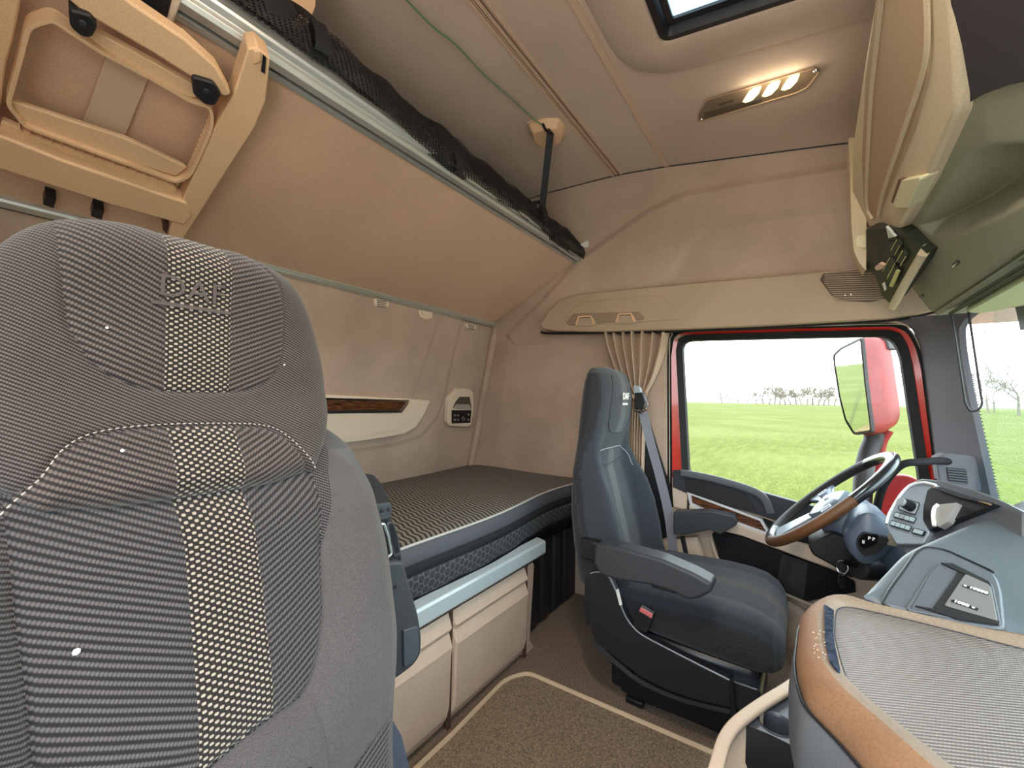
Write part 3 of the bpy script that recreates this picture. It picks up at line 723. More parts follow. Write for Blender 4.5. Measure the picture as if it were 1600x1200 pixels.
# ------------------------------------------------------------------ strap, anchor block and cord
anc = empty('strap_anchor', P(850, 200, Z=2.055), 'tan faceted anchor block on the ceiling holding the black bunk strap', 'anchor')
o0 = [Vector(p) for p in rnd(pix([(822, 192), (845, 183), (875, 180), (886, 195), (884, 212), (868, 222), (846, 228), (828, 212)], Z=2.074), 0.01, 3)]
c0 = sum(o0, Vector())/len(o0)
tp_ = [Vector((p.x, p.y, 2.045)) for p in rnd(pix([(824, 196), (848, 189), (872, 188), (876, 200), (862, 214), (845, 227), (830, 214)], Z=2.045), 0.006, 3)]
m_ = MB(); m_.prism([Vector((p.x, p.y, 2.078)) for p in o0], (0, 0, -0.006)); m_.build('base', RAIL, anc, bevel=0.003)
t0 = resample(o0, 36); t1 = resample(tp_, 36)
m_ = MB(); m_.loft([[Vector((c0.x+(p[0]-c0.x)*0.93, c0.y+(p[1]-c0.y)*0.93, 2.074)) for p in t0], [Vector((c0.x+(p[0]-c0.x)*0.72, c0.y+(p[1]-c0.y)*0.72, 2.040)) for p in t0]]); m_.build('block', TAN, anc, auto=20, bevel=0.003)
a_top = P(860, 208, Z=2.035); a_bot = Vector((1.49, 0.905, 1.815))
a_bot = P(846, 334, Y=0.905)
st = empty('support_strap', a_bot, 'black webbing strap hanging from the ceiling anchor to the bunk', 'strap')
m_ = MB(); m_.sweep([a_top, a_top*0.5+a_bot*0.5, a_bot, a_bot+Vector((0, 0, -0.05))], rect(0.028, 0.003), up=(0.75, -0.6, 0)); m_.build('webbing', BLACK, st, smooth=False, bevel=0.0008)
lp = [P(846, 318, Y=0.900), P(838, 314, Y=0.895), P(834, 324, Y=0.893), P(838, 335, Y=0.893), P(848, 344, Y=0.893)]
m_ = MB(); m_.sweep(spline([tuple(p) for p in lp], 6), rect(0.020, 0.003), up=(0.5, -0.8, 0.1)); m_.build('loop', BLACK, st)
m_ = MB(); m_.box(a_top+Vector((0, 0, 0.004)), (0.036, 0.012, 0.014)); m_.build('buckle', BLACK, st, bevel=0.002)
CG = mat('green_cord', srgb(95, 130, 95), 0.4)
cp = [P(600, -40, Z=2.05), P(640, 5, Z=2.05), P(680, 45, Z=2.052), P(712, 70, Z=2.052), P(760, 120, Z=2.052), P(800, 155, Z=2.05), P(835, 187, Z=2.045), P(852, 197, Z=2.036)]
m_ = MB(); m_.tube(spline([tuple(p) for p in cp], 8), 0.0024, 8); o = m_.build('cord', CG, label='thin green cord running along the ceiling to the tan anchor block', cat='cord')
m_ = MB(); m_.tube(spline([tuple(P(848, 194, Z=2.034)), tuple(P(853, 203, Z=2.03)), tuple(P(862, 209, Z=2.03))], 5), 0.005, 8); m_.build('knot', BLACK, st)
# cream bracket at the top, beside the net
cb = empty('bunk_bracket', P(480, 10, Y=0.86), 'cream plastic bracket above the net at the top of the picture', 'bracket')
m_ = MB(); m_.prism([Vector(p) for p in rnd(pix([(430, -70), (494, -70), (493, 10), (478, 47), (460, 40), (440, -5)], Y=0.90), 0.008)], (0, 0.03, 0)); m_.build('body', TAN, cb, bevel=0.006)
m_ = MB(); m_.prism([Vector(p) for p in rnd(pix([(405, -20), (455, 0), (468, 25), (445, 32), (420, 20)], Y=0.885), 0.005)], (0, 0.02, 0)); m_.build('clip', BLACK, cb, bevel=0.003)
# white scrap of paper and stud on the upper side wall
m_ = MB(); pp = [P(905, 382, X=1.855), P(918, 376, X=1.85), P(920, 378, X=1.85), P(919, 386, X=1.85), P(914, 387, X=1.853)]; m_.prism(pp, (0.002, 0, 0)); m_.build('paper_scrap', WHITE, smooth=False, label='small white paper scrap stuck at the end of the net', cat='paper')
m_ = MB(); c = P(922, 353, X=1.862); m_.lathe(c, (-1, 0, 0), [(0, 0.004), (0.0035, 0.003), (0.0045, 0)], 16); m_.build('wall_stud', TAN, label='tiny cream stud on the upper side wall above the paper scrap', cat='stud')

# ------------------------------------------------------------------ folding ladder hung under the bunk
LAD = mat('ladder_plastic', srgb(216, 180, 142), 0.5, spec=0.4, var=0.03, grain=0.08, gscale=500)
lad = empty('folding_ladder', BP(200, 200, 0.05), 'cream plastic folding ladder clipped under the upper bunk', 'ladder')
def lprism(px, off, th, name, m=LAD, bevel=0.003, r=0.0, parent=None):
    p = bpix(px, off)
    if r: p = [Vector(q) for q in rnd(p, r)]
    return MB().prism(p, BN*-th).build(name, m, parent or lad, bevel=bevel)
lprism([(387, 76), (402, 74), (422, 92), (415, 160), (398, 200), (284, 378), (262, 372), (268, 350), (283, 318), (335, 200), (364, 150)], 0.075, 0.050, 'side_beam', bevel=0.003)
lprism([(396, 80), (406, 78), (408, 98), (396, 102)], 0.080, 0.01, 'pivot_lug')
lprism([(411, 86), (416, 90), (414, 116), (408, 112)], 0.078, 0.012, 'slot', BLACK, 0.0)
lprism([(-60, -100), (35, -60), (33, 0), (22, 60), (10, 100), (2, 160), (-8, 220), (-80, 200)], 0.06, 0.05, 'side_beam', LAD)
def lbar(px, off, w, h, name, m=LAD, bevel=0.003):
    pts = bpix(px, off); mb = MB(); mb.sweep(spline([tuple(p) for p in pts], 6), rnd(rect(h, w), min(h, w)*0.25, 3), up=tuple(BN)); return mb.build(name, m, lad)
# top cross beam, tapering
lprism([(60, -40), (150, -40), (205, 5), (290, 62), (338, 105), (361, 148), (352, 152), (325, 138), (240, 84), (130, 20)], 0.088, 0.03, 'cross_beam', bevel=0.004)
lprism([(-20, 205), (100, 252), (292, 318), (300, 338), (288, 352), (180, 322), (-20, 258)], 0.082, 0.045, 'cross_beam', bevel=0.004)
# inner step frame
fr = [(12, 155), (30, 90), (44, 34), (80, 22), (110, 42), (160, 75), (230, 112), (298, 152), (328, 160), (331, 188), (316, 225), (296, 268), (275, 279), (200, 250), (100, 213), (40, 190)]
pts = bpix(rnd([(float(a), float(b_)) for a, b_ in fr], 10, 3), 0.062); m_ = MB(); m_.sweep(pts, rect(0.030, 0.006), closed=True, up=tuple(BN)); m_.build('step_frame', LAD, lad)
lprism([(135, 42), (180, 66), (240, 98), (300, 132), (318, 150), (300, 154), (215, 112), (160, 76), (124, 48)], 0.070, 0.016, 'tread', r=0.004)
lprism([(8, 155), (60, 172), (200, 218), (293, 262), (275, 276), (150, 236), (50, 202), (20, 178)], 0.066, 0.012, 'tread', r=0.006)
lprism([(2, 188), (60, 215), (180, 258), (272, 290), (278, 300), (262, 303), (150, 268), (40, 228), (0, 208)], 0.056, 0.016, 'tread', r=0.006)
# ribs on the hollow sides of the treads
rg = random.Random(2)
for i in range(16):
    t_ = i/15
    for (a, b_, c, d) in (((30, 196), (278, 286), (34, 206), (276, 292)), ((140, 52), (312, 146), (150, 66), (306, 148)), ((328, 176), (288, 286), (342, 186), (300, 292))):
        p = BP(a[0]+(b_[0]-a[0])*t_, a[1]+(b_[1]-a[1])*t_, 0.058); q = BP(c[0]+(d[0]-c[0])*t_+rg.uniform(-3, 3), c[1]+(d[1]-c[1])*t_, 0.048)
        m_ = MB(); m_.sweep([p, q], rect(0.012, 0.0016), up=tuple(BN)); m_.build('rib', LAD, lad, smooth=False)
for (u, v) in ((129, 36), (322, 142)):
    h_ = lprism([(u-22, v-22), (u+12, v-12), (u+24, v+6), (u+14, v+24), (u-2, v+22), (u-20, v+6)], 0.098, 0.03, 'hinge', BLACK, 0.003, r=0.006)
    m_ = MB(); m_.lathe(BP(u, v, 0.099), BN, [(0, 0.003), (0.004, 0.003), (0.005, 0.0)], 12); m_.build('screw', DARKD, h_)
# fabric covered plates behind the frame
PLT = mat('ladder_plate', srgb(196, 170, 146), 0.8, spec=0.2, grain=0.3, gscale=500)
lprism([(168, 84), (232, 124), (196, 214), (128, 192)], 0.012, 0.010, 'webbing_plate', PLT, 0.002)
lp_ = lprism([(208, -60), (300, -40), (262, 62), (245, 58), (190, 22)], 0.022, 0.018, 'latch_plate', BEIGE, 0.004)
lprism([(214, -30), (268, 0), (258, 40), (208, 12)], 0.024, 0.006, 'latch_recess', BLACK, 0.0, parent=lp_)
for (u, v) in ((80, 312), (155, 330)):
    lprism([(u-9, v-6), (u+8, v), (u+4, v+14), (u-13, v+8)], 0.035, 0.03, 'bracket', BLACK, 0.001)
lprism([(258, 350), (280, 358), (285, 378), (268, 374), (254, 360)], 0.060, 0.04, 'end_stop', mat('brown_rubber', srgb(60, 34, 26), 0.6), 0.003)

# ------------------------------------------------------------------ lower bunk: mattress on storage box
MT = bpy.data.materials.new('mattress_ticking'); MT.use_nodes = True; t = NT(MT); b = MT.node_tree.nodes['Principled BSDF']
u_, v_ = t.uv()
zz = t.m('PINGPONG', t.m('ADD', t.m('MULTIPLY', v_, 1.0), 5.0), 0.030)
f_ = t.m('ADD', t.m('ADD', u_, t.m('MULTIPLY', zz, 0.22)), t.m('MULTIPLY', v_, -0.28))
s = t.m('MULTIPLY_ADD', t.m('SINE', t.m('MULTIPLY', f_, 2*pi/0.019)), 0.5, 0.5)
s2 = t.ramp(s, 0.15, 0.65)
t.link(t.mix(s2, srgb(60, 58, 56), srgb(140, 136, 128)), b.inputs['Base Color']); b.inputs['Roughness'].default_value = 0.9
b.inputs['Specular IOR Level'].default_value = 0.1
t.link(t.bump(s, 0.5, 0.002), b.inputs['Normal'])
lb = empty('lower_bunk_mattress', (0.85, 1.3, 0.42), 'lower bunk mattress with grey wave ribbed top and dark quilted edge', 'mattress')
def MY(x): return 0.905+0.012*sin(x*4.2+0.6)+0.006*sin(x*9)
def MZ(x, y): return 0.605+0.006*sin(x*3+y*4)-0.02*max(0, (y-1.5)/0.25)**2
V = []; U = []; nx, ny = 90, 50
for j in range(ny):
    for i in range(nx):
        x = -0.3+2.295*i/(nx-1); s = j/(ny-1); y = MY(x)+(1.72-MY(x))*s
        V.append(Vector((x, y, MZ(x, y)-0.006*(1-sm(s, 0, 0.03))))); U.append((x, y))
F = [(j*nx+i, j*nx+i+1, (j+1)*nx+i+1, (j+1)*nx+i) for j in range(ny-1) for i in range(nx-1)]
recalc(mesh('top_cover', V, F, MT, lb, uv=U, auto=0))
def fascia(name, z0, z1, o0, o1, m, n=90, wav=0.0, uv=False):
    V = []; U = []; F = []; k = 6
    for i in range(n):
        x = -0.3+2.295*i/(n-1)
        for j in range(k+1):
            s = j/k; z = z0+(z1-z0)*s; V.append(Vector((x, MY(x)+o0+(o1-o0)*s-0.006*sin(pi*s)+wav*sin(x*31+s*2)*s, z+0.003*sin(x*5)))); U.append((x, z))
    F = [(i*(k+1)+j, (i+1)*(k+1)+j, (i+1)*(k+1)+j+1, i*(k+1)+j+1) for i in range(n-1) for j in range(k)]
    return mesh(name, V, F, m, lb, uv=U, auto=0, solid=0.004)
BAND = mat('border_grey', srgb(84, 86, 92), 0.75, spec=0.3, grain=0.2, gscale=600)
DKB = mat('border_dark', srgb(46, 46, 50), 0.85, spec=0.2, grain=0.3, gscale=600)
fascia('border', 0.604, 0.556, 0.0, -0.012, BAND)
fascia('dark_border', 0.556, 0.520, -0.008, -0.004, DKB)
HX = bpy.data.materials.new('honeycomb_border'); HX.use_nodes = True; t = NT(HX); b = HX.node_tree.nodes['Principled BSDF']
u_, v_ = t.uv()
# hexagon outlines from three line families
def hexdist(t, u, v, s):
    def cell(ou, ov):
        a = t.m('ABSOLUTE', t.m('SUBTRACT', t.m('MODULO', t.m('ADD', u, 10*s*1.732+ou), s*1.732), s*0.866))
        c = t.m('ABSOLUTE', t.m('SUBTRACT', t.m('MODULO', t.m('ADD', v, 10*s+ov), s), s*0.5))
        return t.m('MAXIMUM', c, t.m('ADD', t.m('MULTIPLY', a, 0.866), t.m('MULTIPLY', c, 0.5)))
    return t.m('MINIMUM', cell(0, 0), cell(s*0.866, s*0.5))
hd = hexdist(t, u_, v_, 0.024)
ln = t.ramp(hd, 0.0096, 0.0118)
t.link(t.mix(ln, srgb(54, 56, 60), srgb(104, 108, 112)), b.inputs['Base Color']); b.inputs['Roughness'].default_value = 0.8
t.link(t.bump(t.m('SUBTRACT', 1.0, ln), 0.5, 0.003), b.inputs['Normal'])
fascia('honeycomb_border', 0.522, 0.452, -0.006, 0.004, HX, wav=0.002)
fascia('skirt', 0.455, 0.385, 0.004, 0.03, mat('skirt_black', srgb(26, 25, 30), 0.9, spec=0.1), wav=0.004)
m_ = MB(); m_.tube([Vector((-0.3+2.29*i/80, MY(-0.3+2.29*i/80)-0.004, 0.608+0.003*sin((-0.3+2.29*i/80)*5))) for i in range(81)], 0.0042, 8); m_.build('piping', mat('piping_white', srgb(190, 188, 182), 0.7), lb)
m_ = MB(); m_.box((0.85, 1.33, 0.480), (2.28, 0.76, 0.19)); m_.build('core', DKB, lb, smooth=False, bevel=0.01)
m_ = MB(); m_.box(P(758, 829, Y=0.885), (0.003, 0.003, 0.010)); m_.build('thread_end', WHITE, lb, smooth=False)

# storage box under the bunk
sb = empty('storage_box', (0.5, 1.25, 0.0), 'beige moulded storage box front under the lower bunk', 'storage box')
STB = mat('storage_beige', srgb(216, 192, 172), 0.6, spec=0.35, var=0.05, vscale=5, grain=0.2, gscale=500)
m_ = MB(); m_.box((0.57, 1.27, 0.190), (1.78, 0.66, 0.38)); m_.build('carcass', STB, sb, smooth=False, bevel=0.006)
def drawer(x0, x1, name='drawer_front'):
    # moulded front with a folded profile: upper lip, step, big field, lower kick
    prof = [(0.382, 0.915), (0.375, 0.895), (0.318, 0.872), (0.300, 0.884), (0.262, 0.868), (0.235, 0.873), (0.085, 0.876), (0.050, 0.884), (0.012, 0.905), (0.005, 0.93)]
    mb = MB(); rings = []
    w = x1-x0
    for k, (ix, dy) in enumerate(((0.0, 0.018), (0.004, 0.006), (0.010, 0.0), (w-0.010, 0.0), (w-0.004, 0.006), (w, 0.018))):
        rings.append([Vector((x0+ix, y+dy, z)) for z, y in prof])
    mb.loft(rings, cap=False, closed=False)
    return mb.build(name, STB, sb, auto=12, bevel=0.0)
drawer(-0.30, 0.44); drawer(0.445, 0.954); drawer(0.963, 1.382, 'drawer_front')
for xg in (0.4425, 0.9585, 1.3865):
    m_ = MB(); m_.box((xg, 0.893, 0.19), (0.012, 0.012, 0.37)); m_.build('panel_gap', mat('gap_brown', srgb(84, 62, 50), 0.8), sb, smooth=False)
m_ = MB(); m_.prism([Vector(p) for p in rnd([(1.39, 0.91, 0.40), (1.40, 0.876, 0.385), (1.47, 0.905, 0.33), (1.48, 0.93, 0.02), (1.47, 0.90, 0.0), (1.39, 0.90, 0.0)], 0.006)], (0, 0.25, 0)) ; m_.build('end_cap', STB, sb, bevel=0.003)
al = empty('bunk_edge_rail', (0.8, 0.87, 0.39), 'bright aluminium rail along the front edge of the lower bunk', 'rail')
prof = [(0.905, 0.442), (0.868, 0.437), (0.862, 0.430), (0.862, 0.388), (0.872, 0.378), (0.905, 0.384)]
m_ = MB(); m_.prism([Vector((-0.30, y, z)) for y, z in prof], (1.79, 0, 0)); m_.build('profile', mat('bright_alu', srgb(222, 238, 244), 0.34, metal=0.35, spec=0.6), al, smooth=False, bevel=0.0015)
m_ = MB(); m_.prism([Vector((-0.30, 0.872, 0.380)), Vector((-0.30, 0.905, 0.380)), Vector((-0.30, 0.905, 0.366)), Vector((-0.30, 0.88, 0.366))], (1.79, 0, 0)); m_.build('gasket', BLACK, al, smooth=False)
# black ribbed box behind the driver seat
bb = empty('side_locker', (1.74, 1.2, 0.0), 'black ribbed plastic locker wall under the bunk behind the driver seat', 'locker')
m_ = MB(); m_.box((1.74, 1.30, 0.1915), (0.51, 0.66, 0.383)); m_.build('body', BLACK, bb, smooth=False, bevel=0.01)
for x in (1.56, 1.66, 1.77, 1.88):
    m_ = MB(); m_.prism([Vector((x-0.035, 0.972, 0.02)), Vector((x-0.022, 0.955, 0.02)), Vector((x+0.022, 0.955, 0.02)), Vector((x+0.035, 0.972, 0.02))], (0, 0, 0.37)); m_.build('rib', BLACK, bb, bevel=0.003)

# ------------------------------------------------------------------ fittings on the rear wall
WN = Vector((0, 1, 0.205)).normalized(); WPL = (Vector((0, 1.60, 1.1845)), WN)   # front of the pressed panel
def wp(px, off=0.0, r=0.0):
    p = [P(u, v, pl=(WPL[0]-WN*off, WN)) for u, v in px]
    return [Vector(q) for q in rnd(p, r)] if r else p
def wall_d():   # distance from nominal plane to wall face
    return 0
WPL = (Vector((0, YR(0.95)-0.012, 0.95)), WN)
CREAM = mat('cream_plastic', srgb(224, 204, 180), 0.5, spec=0.4, grain=0.1, gscale=600)
sh = empty('wall_shelf_pocket', P(590, 660, pl=WPL), 'cream storage pocket with walnut strip on the rear wall above the bunk', 'wall pocket')
m_ = MB(); m_.prism(wp([(380, 610), (640, 623.5), (673, 626), (662, 650), (650, 668), (633, 678), (600, 684), (545, 692), (380, 700)], 0.030, 0.01), WN*0.03); m_.build('body', CREAM, sh, bevel=0.008, seg=3)
m_ = MB(); m_.prism(wp([(380, 640), (632, 648), (641, 630), (641, 652), (634, 664), (622, 671), (545, 686), (380, 696)], 0.036, 0.004), WN*0.008); m_.build('front', CREAM, sh, bevel=0.003)
m_ = MB(); m_.prism(wp([(380, 618), (640, 625), (637, 633), (628, 645), (380, 648)], 0.040, 0.002), WN*0.010); m_.build('chrome_edge', CHROME, sh, bevel=0.001)
m_ = MB(); m_.prism(wp([(380, 622), (634, 628), (631, 634), (624, 640), (380, 644)], 0.042, 0.001), WN*0.010); m_.build('wood_strip', WOOD, sh, bevel=0.0)
m_ = MB(); m_.prism(wp([(380, 644.5), (625, 641), (624, 644), (380, 649)], 0.041), WN*0.008); m_.build('shadow_gap', BLACK, sh, smooth=False)
cu = empty('bunk_control_unit', P(718, 640, pl=WPL), 'cream bunk control unit with black buttons and dial in the rear corner', 'control unit')
m_ = MB(); m_.prism(wp([(699, 660), (701, 625), (707, 617), (716, 608), (735, 608), (740, 614), (740, 640), (736, 664), (730, 667), (702, 665)], 0.022, 0.004), WN*0.03); m_.build('housing', CREAM, cu, bevel=0.003)
m_ = MB(); m_.prism(wp([(707, 638), (711, 629), (718, 620), (734, 620), (736, 632), (737, 640)], 0.0225, 0.002), WN*0.004); m_.build('grip_recess', mat('recess_brown', srgb(88, 74, 62), 0.7), cu, bevel=0.001)
m_ = MB(); m_.prism(wp([(709, 638), (714, 632), (734, 632), (737, 640)], 0.0265, 0.001), WN*0.006); m_.build('silver_key', ALU, cu, bevel=0.001)
kp = MB().prism(wp([(706, 641), (737, 641), (735, 661), (706, 662)], 0.0250, 0.003), WN*0.004).build('keypad', mat('gloss_black', srgb(12, 12, 14), 0.15, spec=0.6), cu, bevel=0.001)
for (u, v) in ((711, 649), (716, 649), (711, 656), (716, 656), (732, 648), (732, 656)):
    m_ = MB(); m_.prism(wp([(u-1.4, v-1.4), (u+1.4, v-1.2), (u+1.4, v+1.4), (u-1.4, v+1.2)], 0.026), WN*0.002); m_.build('button', mat('button_grey', srgb(120, 124, 126), 0.5), kp, smooth=False)
m_ = MB(); m_.lathe(P(724, 654, pl=(WPL[0]-WN*0.025, WN)), -WN, [(0, 0.005), (0.010, 0.004), (0.012, 0.0)], 20); m_.build('dial', DARKD, kp)
m_ = MB(); c = P(724, 654, pl=(WPL[0]-WN*0.029, WN)); m_.tube([c+Vector((cos(a)*0.012, 0, sin(a)*0.012)) for a in np.linspace(0, 2*pi, 25)[:-1]], 0.001, 6, closed=True); m_.build('dial_ring', CHROME, kp)
# vents and hook just under the lower rail
for i, (u, v, nm, lab) in enumerate(((597, 473, 'air_vent', 'small cream slotted vent below the rail, left of the coat hook'), (737, 510, 'air_vent', 'small cream slotted vent below the rail near the rear corner'))):
    s_ = 1.0 if i == 0 else 0.66
    pl_ = (Vector((0, YR(1.36)-0.010, 1.36)), WN)
    e = empty(nm, P(u, v, pl=pl_), lab, 'vent')
    q = [(u-12*s_, v-7*s_), (u+10*s_, v-4*s_), (u+11*s_, v+5*s_), (u+7*s_, v+9*s_), (u-9*s_, v+6*s_), (u-12*s_, v+1*s_)]
    m_ = MB(); m_.prism([Vector(p) for p in rnd([P(a, b_, pl=(pl_[0]-WN*0.008, WN)) for a, b_ in q], 0.005)], WN*0.02); m_.build('frame', CREAM, e, bevel=0.002)
    for k in range(4):
        a = P(u-8*s_, v-4*s_+k*3.0*s_, pl=(pl_[0]-WN*0.009, WN)); c = P(u+7*s_, v-1.5*s_+k*3.0*s_, pl=(pl_[0]-WN*0.009, WN)); m_ = MB(); m_.tube([a, c], 0.0016, 6); m_.build('slot', BLACK, e)
pl_ = (Vector((0, YR(1.34)-0.012, 1.34)), WN)
e = empty('coat_hook', P(664, 490, pl=pl_), 'small cream coat hook below the rail between the two vents', 'hook')
m_ = MB(); m_.prism([Vector(p) for p in rnd([P(a, b_, pl=(pl_[0]-WN*0.008, WN)) for a, b_ in ((654, 485), (676, 488), (675, 497), (666, 499), (656, 495))], 0.006)], WN*0.02); m_.build('plate', CREAM, e, bevel=0.002)
m_ = MB(); m_.prism([Vector(p) for p in rnd([P(a, b_, pl=(pl_[0]-WN*0.016, WN)) for a, b_ in ((660, 485), (674, 488), (673, 494), (661, 492))], 0.003)], WN*0.012); m_.build('finger', CREAM, e, bevel=0.002)
# rounded corner post between rear wall and side wall
m_ = MB(); cpst = [Vector((XS-0.012, YR(z)-0.018, z)) for z in np.linspace(0.5, 1.46, 16)]; m_.tube(cpst, 0.022, 12); m_.build('trim_2', FAB, kind='structure')
# ------------------------------------------------------------------ seat fabrics
def seat_fabric(name, mode, base, lite, scale=1.0, cx=0.0, sw=0.031, plain=None, dots_d=None, dots_l=None):
    """woven cloth. mode: list of region attribute names where the broad rib shows; elsewhere fine rib; dotted stripe on the middle"""
    m = bpy.data.materials.new(name); m.use_nodes = True; t = NT(m); b = m.node_tree.nodes['Principled BSDF']
    u, v = t.uv(); x = t.m('SUBTRACT', u, cx)
    side = t.m('SIGN', x)
    k = 0.42
    def rib(per, kk, dash):
        ph = t.m('SUBTRACT', v, t.m('MULTIPLY', t.m('ABSOLUTE', x), kk)); ph2 = t.m('ADD', v, t.m('MULTIPLY', x, kk))
        s = t.m('MULTIPLY_ADD', t.m('SINE', t.m('MULTIPLY', ph2 if dash < 0 else ph, 2*pi/per)), 0.5, 0.5)
        q = t.m('MULTIPLY_ADD', t.m('SINE', t.m('MULTIPLY', t.m('SUBTRACT', x, t.m('MULTIPLY', v, 0.45)), 2*pi/(abs(dash)))), 0.5, 0.5)
        return t.m('MULTIPLY', s, t.m('MULTIPLY_ADD', q, 0.55, 0.45))
    broad = rib(0.0062*scale, 0.50, 0.0030*scale); fine = rib(0.0036*scale, 0.55, -0.0021*scale)
    reg = None
    for a in mode:
        r = t.m('GREATER_THAN', t.attr(a), 0.0); reg = r if reg is None else t.m('MAXIMUM', reg, r)
    w = fine if reg is None else t.m('ADD', t.m('MULTIPLY', fine, t.m('SUBTRACT', 1.0, reg)), t.m('MULTIPLY', broad, reg))
    pat = w
    if plain:
        pl_ = t.m('GREATER_THAN', t.attr(plain), 0.0)
        pat = t.m('ADD', t.m('MULTIPLY', pat, t.m('SUBTRACT', 1.0, pl_)), t.m('MULTIPLY', t.noise(1400, 2.0, t.obj()), pl_))
    col = t.mix(t.ramp(pat, 0.10, 0.75), base, lite)
    # dotted centre stripe
    px, py = 0.0088*scale, 0.0062*scale
    d = t.m('MULTIPLY', t.m('COSINE', t.m('MULTIPLY', x, 2*pi/px)), t.m('COSINE', t.m('MULTIPLY', v, 2*pi/py)))
    dd = t.ramp(d, 0.12, 0.50)
    dcol = t.mix(dd, dots_d or srgb(28, 22, 20), dots_l or srgb(150, 136, 122))
    ins = t.m('LESS_THAN', t.m('ABSOLUTE', x), sw)
    if reg is not None: ins = t.m('MULTIPLY', ins, reg)
    col = t.mix(ins, col, dcol)
    cl = t.noise(5.0, 3.0, t.obj())
    mm = t.new('ShaderNodeMix', data_type='RGBA', blend_type='MULTIPLY'); mm.inputs[0].default_value = 1.0; t.link(col, mm.inputs[6])
    g = t.m('MULTIPLY_ADD', cl, 0.5, 0.75); cc = t.new('ShaderNodeCombineColor'); [t.link(g, cc.inputs[i]) for i in range(3)]; t.link(cc.outputs[0], mm.inputs[7])
    t.link(mm.outputs[2], b.inputs['Base Color'])
    b.inputs['Roughness'].default_value = 0.85; b.inputs['Specular IOR Level'].default_value = 0.2; b.inputs['Sheen Weight'].default_value = 0.2
    hgt = t.m('ADD', t.m('MULTIPLY', pat, t.m('SUBTRACT', 1.0, ins)), t.m('MULTIPLY', dd, ins))
    t.link(t.bump(hgt, 0.6, 0.0012), b.inputs['Normal'])
    return m
PB_, PL_ = srgb(30, 24, 24), srgb(92, 80, 75)
PCX = 0.178
SEATF = seat_fabric('seat_cloth_upper', ['ins', 'arc'], PB_, PL_, 1.0, PCX)
SEATL = seat_fabric('seat_cloth_lower', ['pan', 'cor'], srgb(25, 23, 25), srgb(82, 76, 75), 1.0, PCX, plain='bol')
SHELL = mat('seat_shell', srgb(44, 44, 48), 0.55, spec=0.4, grain=0.2, gscale=500)
STITCH = mat('stitching', srgb(168, 158, 150), 0.8)

# ------------------------------------------------------------------ passenger seat, seen from the front
ps = empty('passenger_seat', (PCX, 0.30, 0.0), 'large passenger seat in the foreground, dark ribbed cloth with dotted centre stripe', 'seat', 'cab seats')
_hz = [0.86, 0.905, 0.935, 0.968, 1.03, 1.10, 1.19, 1.26]; _hy = [0.500, 0.500, 0.512, 0.538, 0.566, 0.572, 0.572, 0.600]
_lz = [0.30, 0.45, 0.60, 0.722, 0.806, 0.890, 0.925, 0.96, 1.00, 1.10]; _ly = [0.40, 0.405, 0.418, 0.432, 0.460, 0.492, 0.535, 0.575, 0.59, 0.61]
def YH(z): return np.interp(z, _hz, _hy)
def YL(z): return np.interp(z, _lz, _ly)
def smoothed(f, lo, hi):
    zz = np.linspace(lo, hi, 200); yy = np.array([np.mean([f(z+d) for d in np.linspace(-0.012, 0.012, 9)]) for z in zz]); return lambda z: np.interp(z, zz, yy)
YHs, YLs = smoothed(YH, 0.8, 1.3), smoothed(YL, 0.2, 1.15)
def onsurf(u, v, f, back=0.0):
    d = ray(u, v); a, b_ = 0.05, 3.0
    for _ in range(50):
        t_ = (a+b_)/2; p = CAM+d*t_
        if p.y > float(f(p.z))+back: b_ = t_
        else: a = t_
    return CAM+d*a
def s2(pts, f, back=0.0):
    out = []
    for (u, v) in pts:
        p = onsurf(u, v, f, back); out.append((p.x, p.z))
    return out
def mirror_outline(right):   # right half (from top centre clockwise to bottom centre)
    return right+[(2*PCX-x, z) for x, z in reversed(right)]
def mk_seat_part(name, outline, f, m, edge, depth, attrs, extra, back, na=320, nr=110, center=None):
    return cushion(name, outline, lambda a, b_, h: Vector((a, float(f(b_))-h, b_)), m, ps, edge=edge, depth=depth, na=na, nr=nr, attrs=attrs, extra=extra, back=back, center=center)
head_r = s2([(345, 380), (385, 390), (432, 412), (468, 440), (492, 480), (508, 530), (519, 580), (523, 628), (518, 680), (508, 720), (497, 744), (470, 752)], YHs, 0.02)
zb = head_r[-1][1]
head_r = [(PCX, head_r[0][1]+0.001)]+head_r+[(PCX+0.06, zb-0.004), (PCX, zb-0.006)]
HO = spline(mirror_outline(head_r[:-1])[:-1], 5, closed=True)
ins = s2([(88, 300), (96, 430), (108, 510), (138, 560), (182, 594), (250, 611), (355, 613), (402, 606), (430, 584), (443, 548), (444, 480), (436, 440), (420, 400), (400, 300)], YHs)
arc = s2([(-200, 980), (-60, 880), (0, 806), (62, 752), (100, 706), (150, 681), (240, 669), (360, 666), (418, 670), (450, 686), (480, 716), (496, 745), (520, 800), (300, 900)], YHs)
arc_l = s2([(-60, 880), (0, 806), (62, 752), (100, 706), (150, 681), (240, 669), (360, 666), (418, 670), (450, 686), (480, 716), (494, 742)], YHs)
ins_l = s2([(93, 345), (98, 430), (108, 510), (138, 560), (182, 594), (250, 611), (355, 613), (402, 606), (430, 584), (443, 548), (444, 480), (436, 440), (415, 410)], YHs)
arc_l = spline(arc_l, 6); ins_l = spline(ins_l, 6)
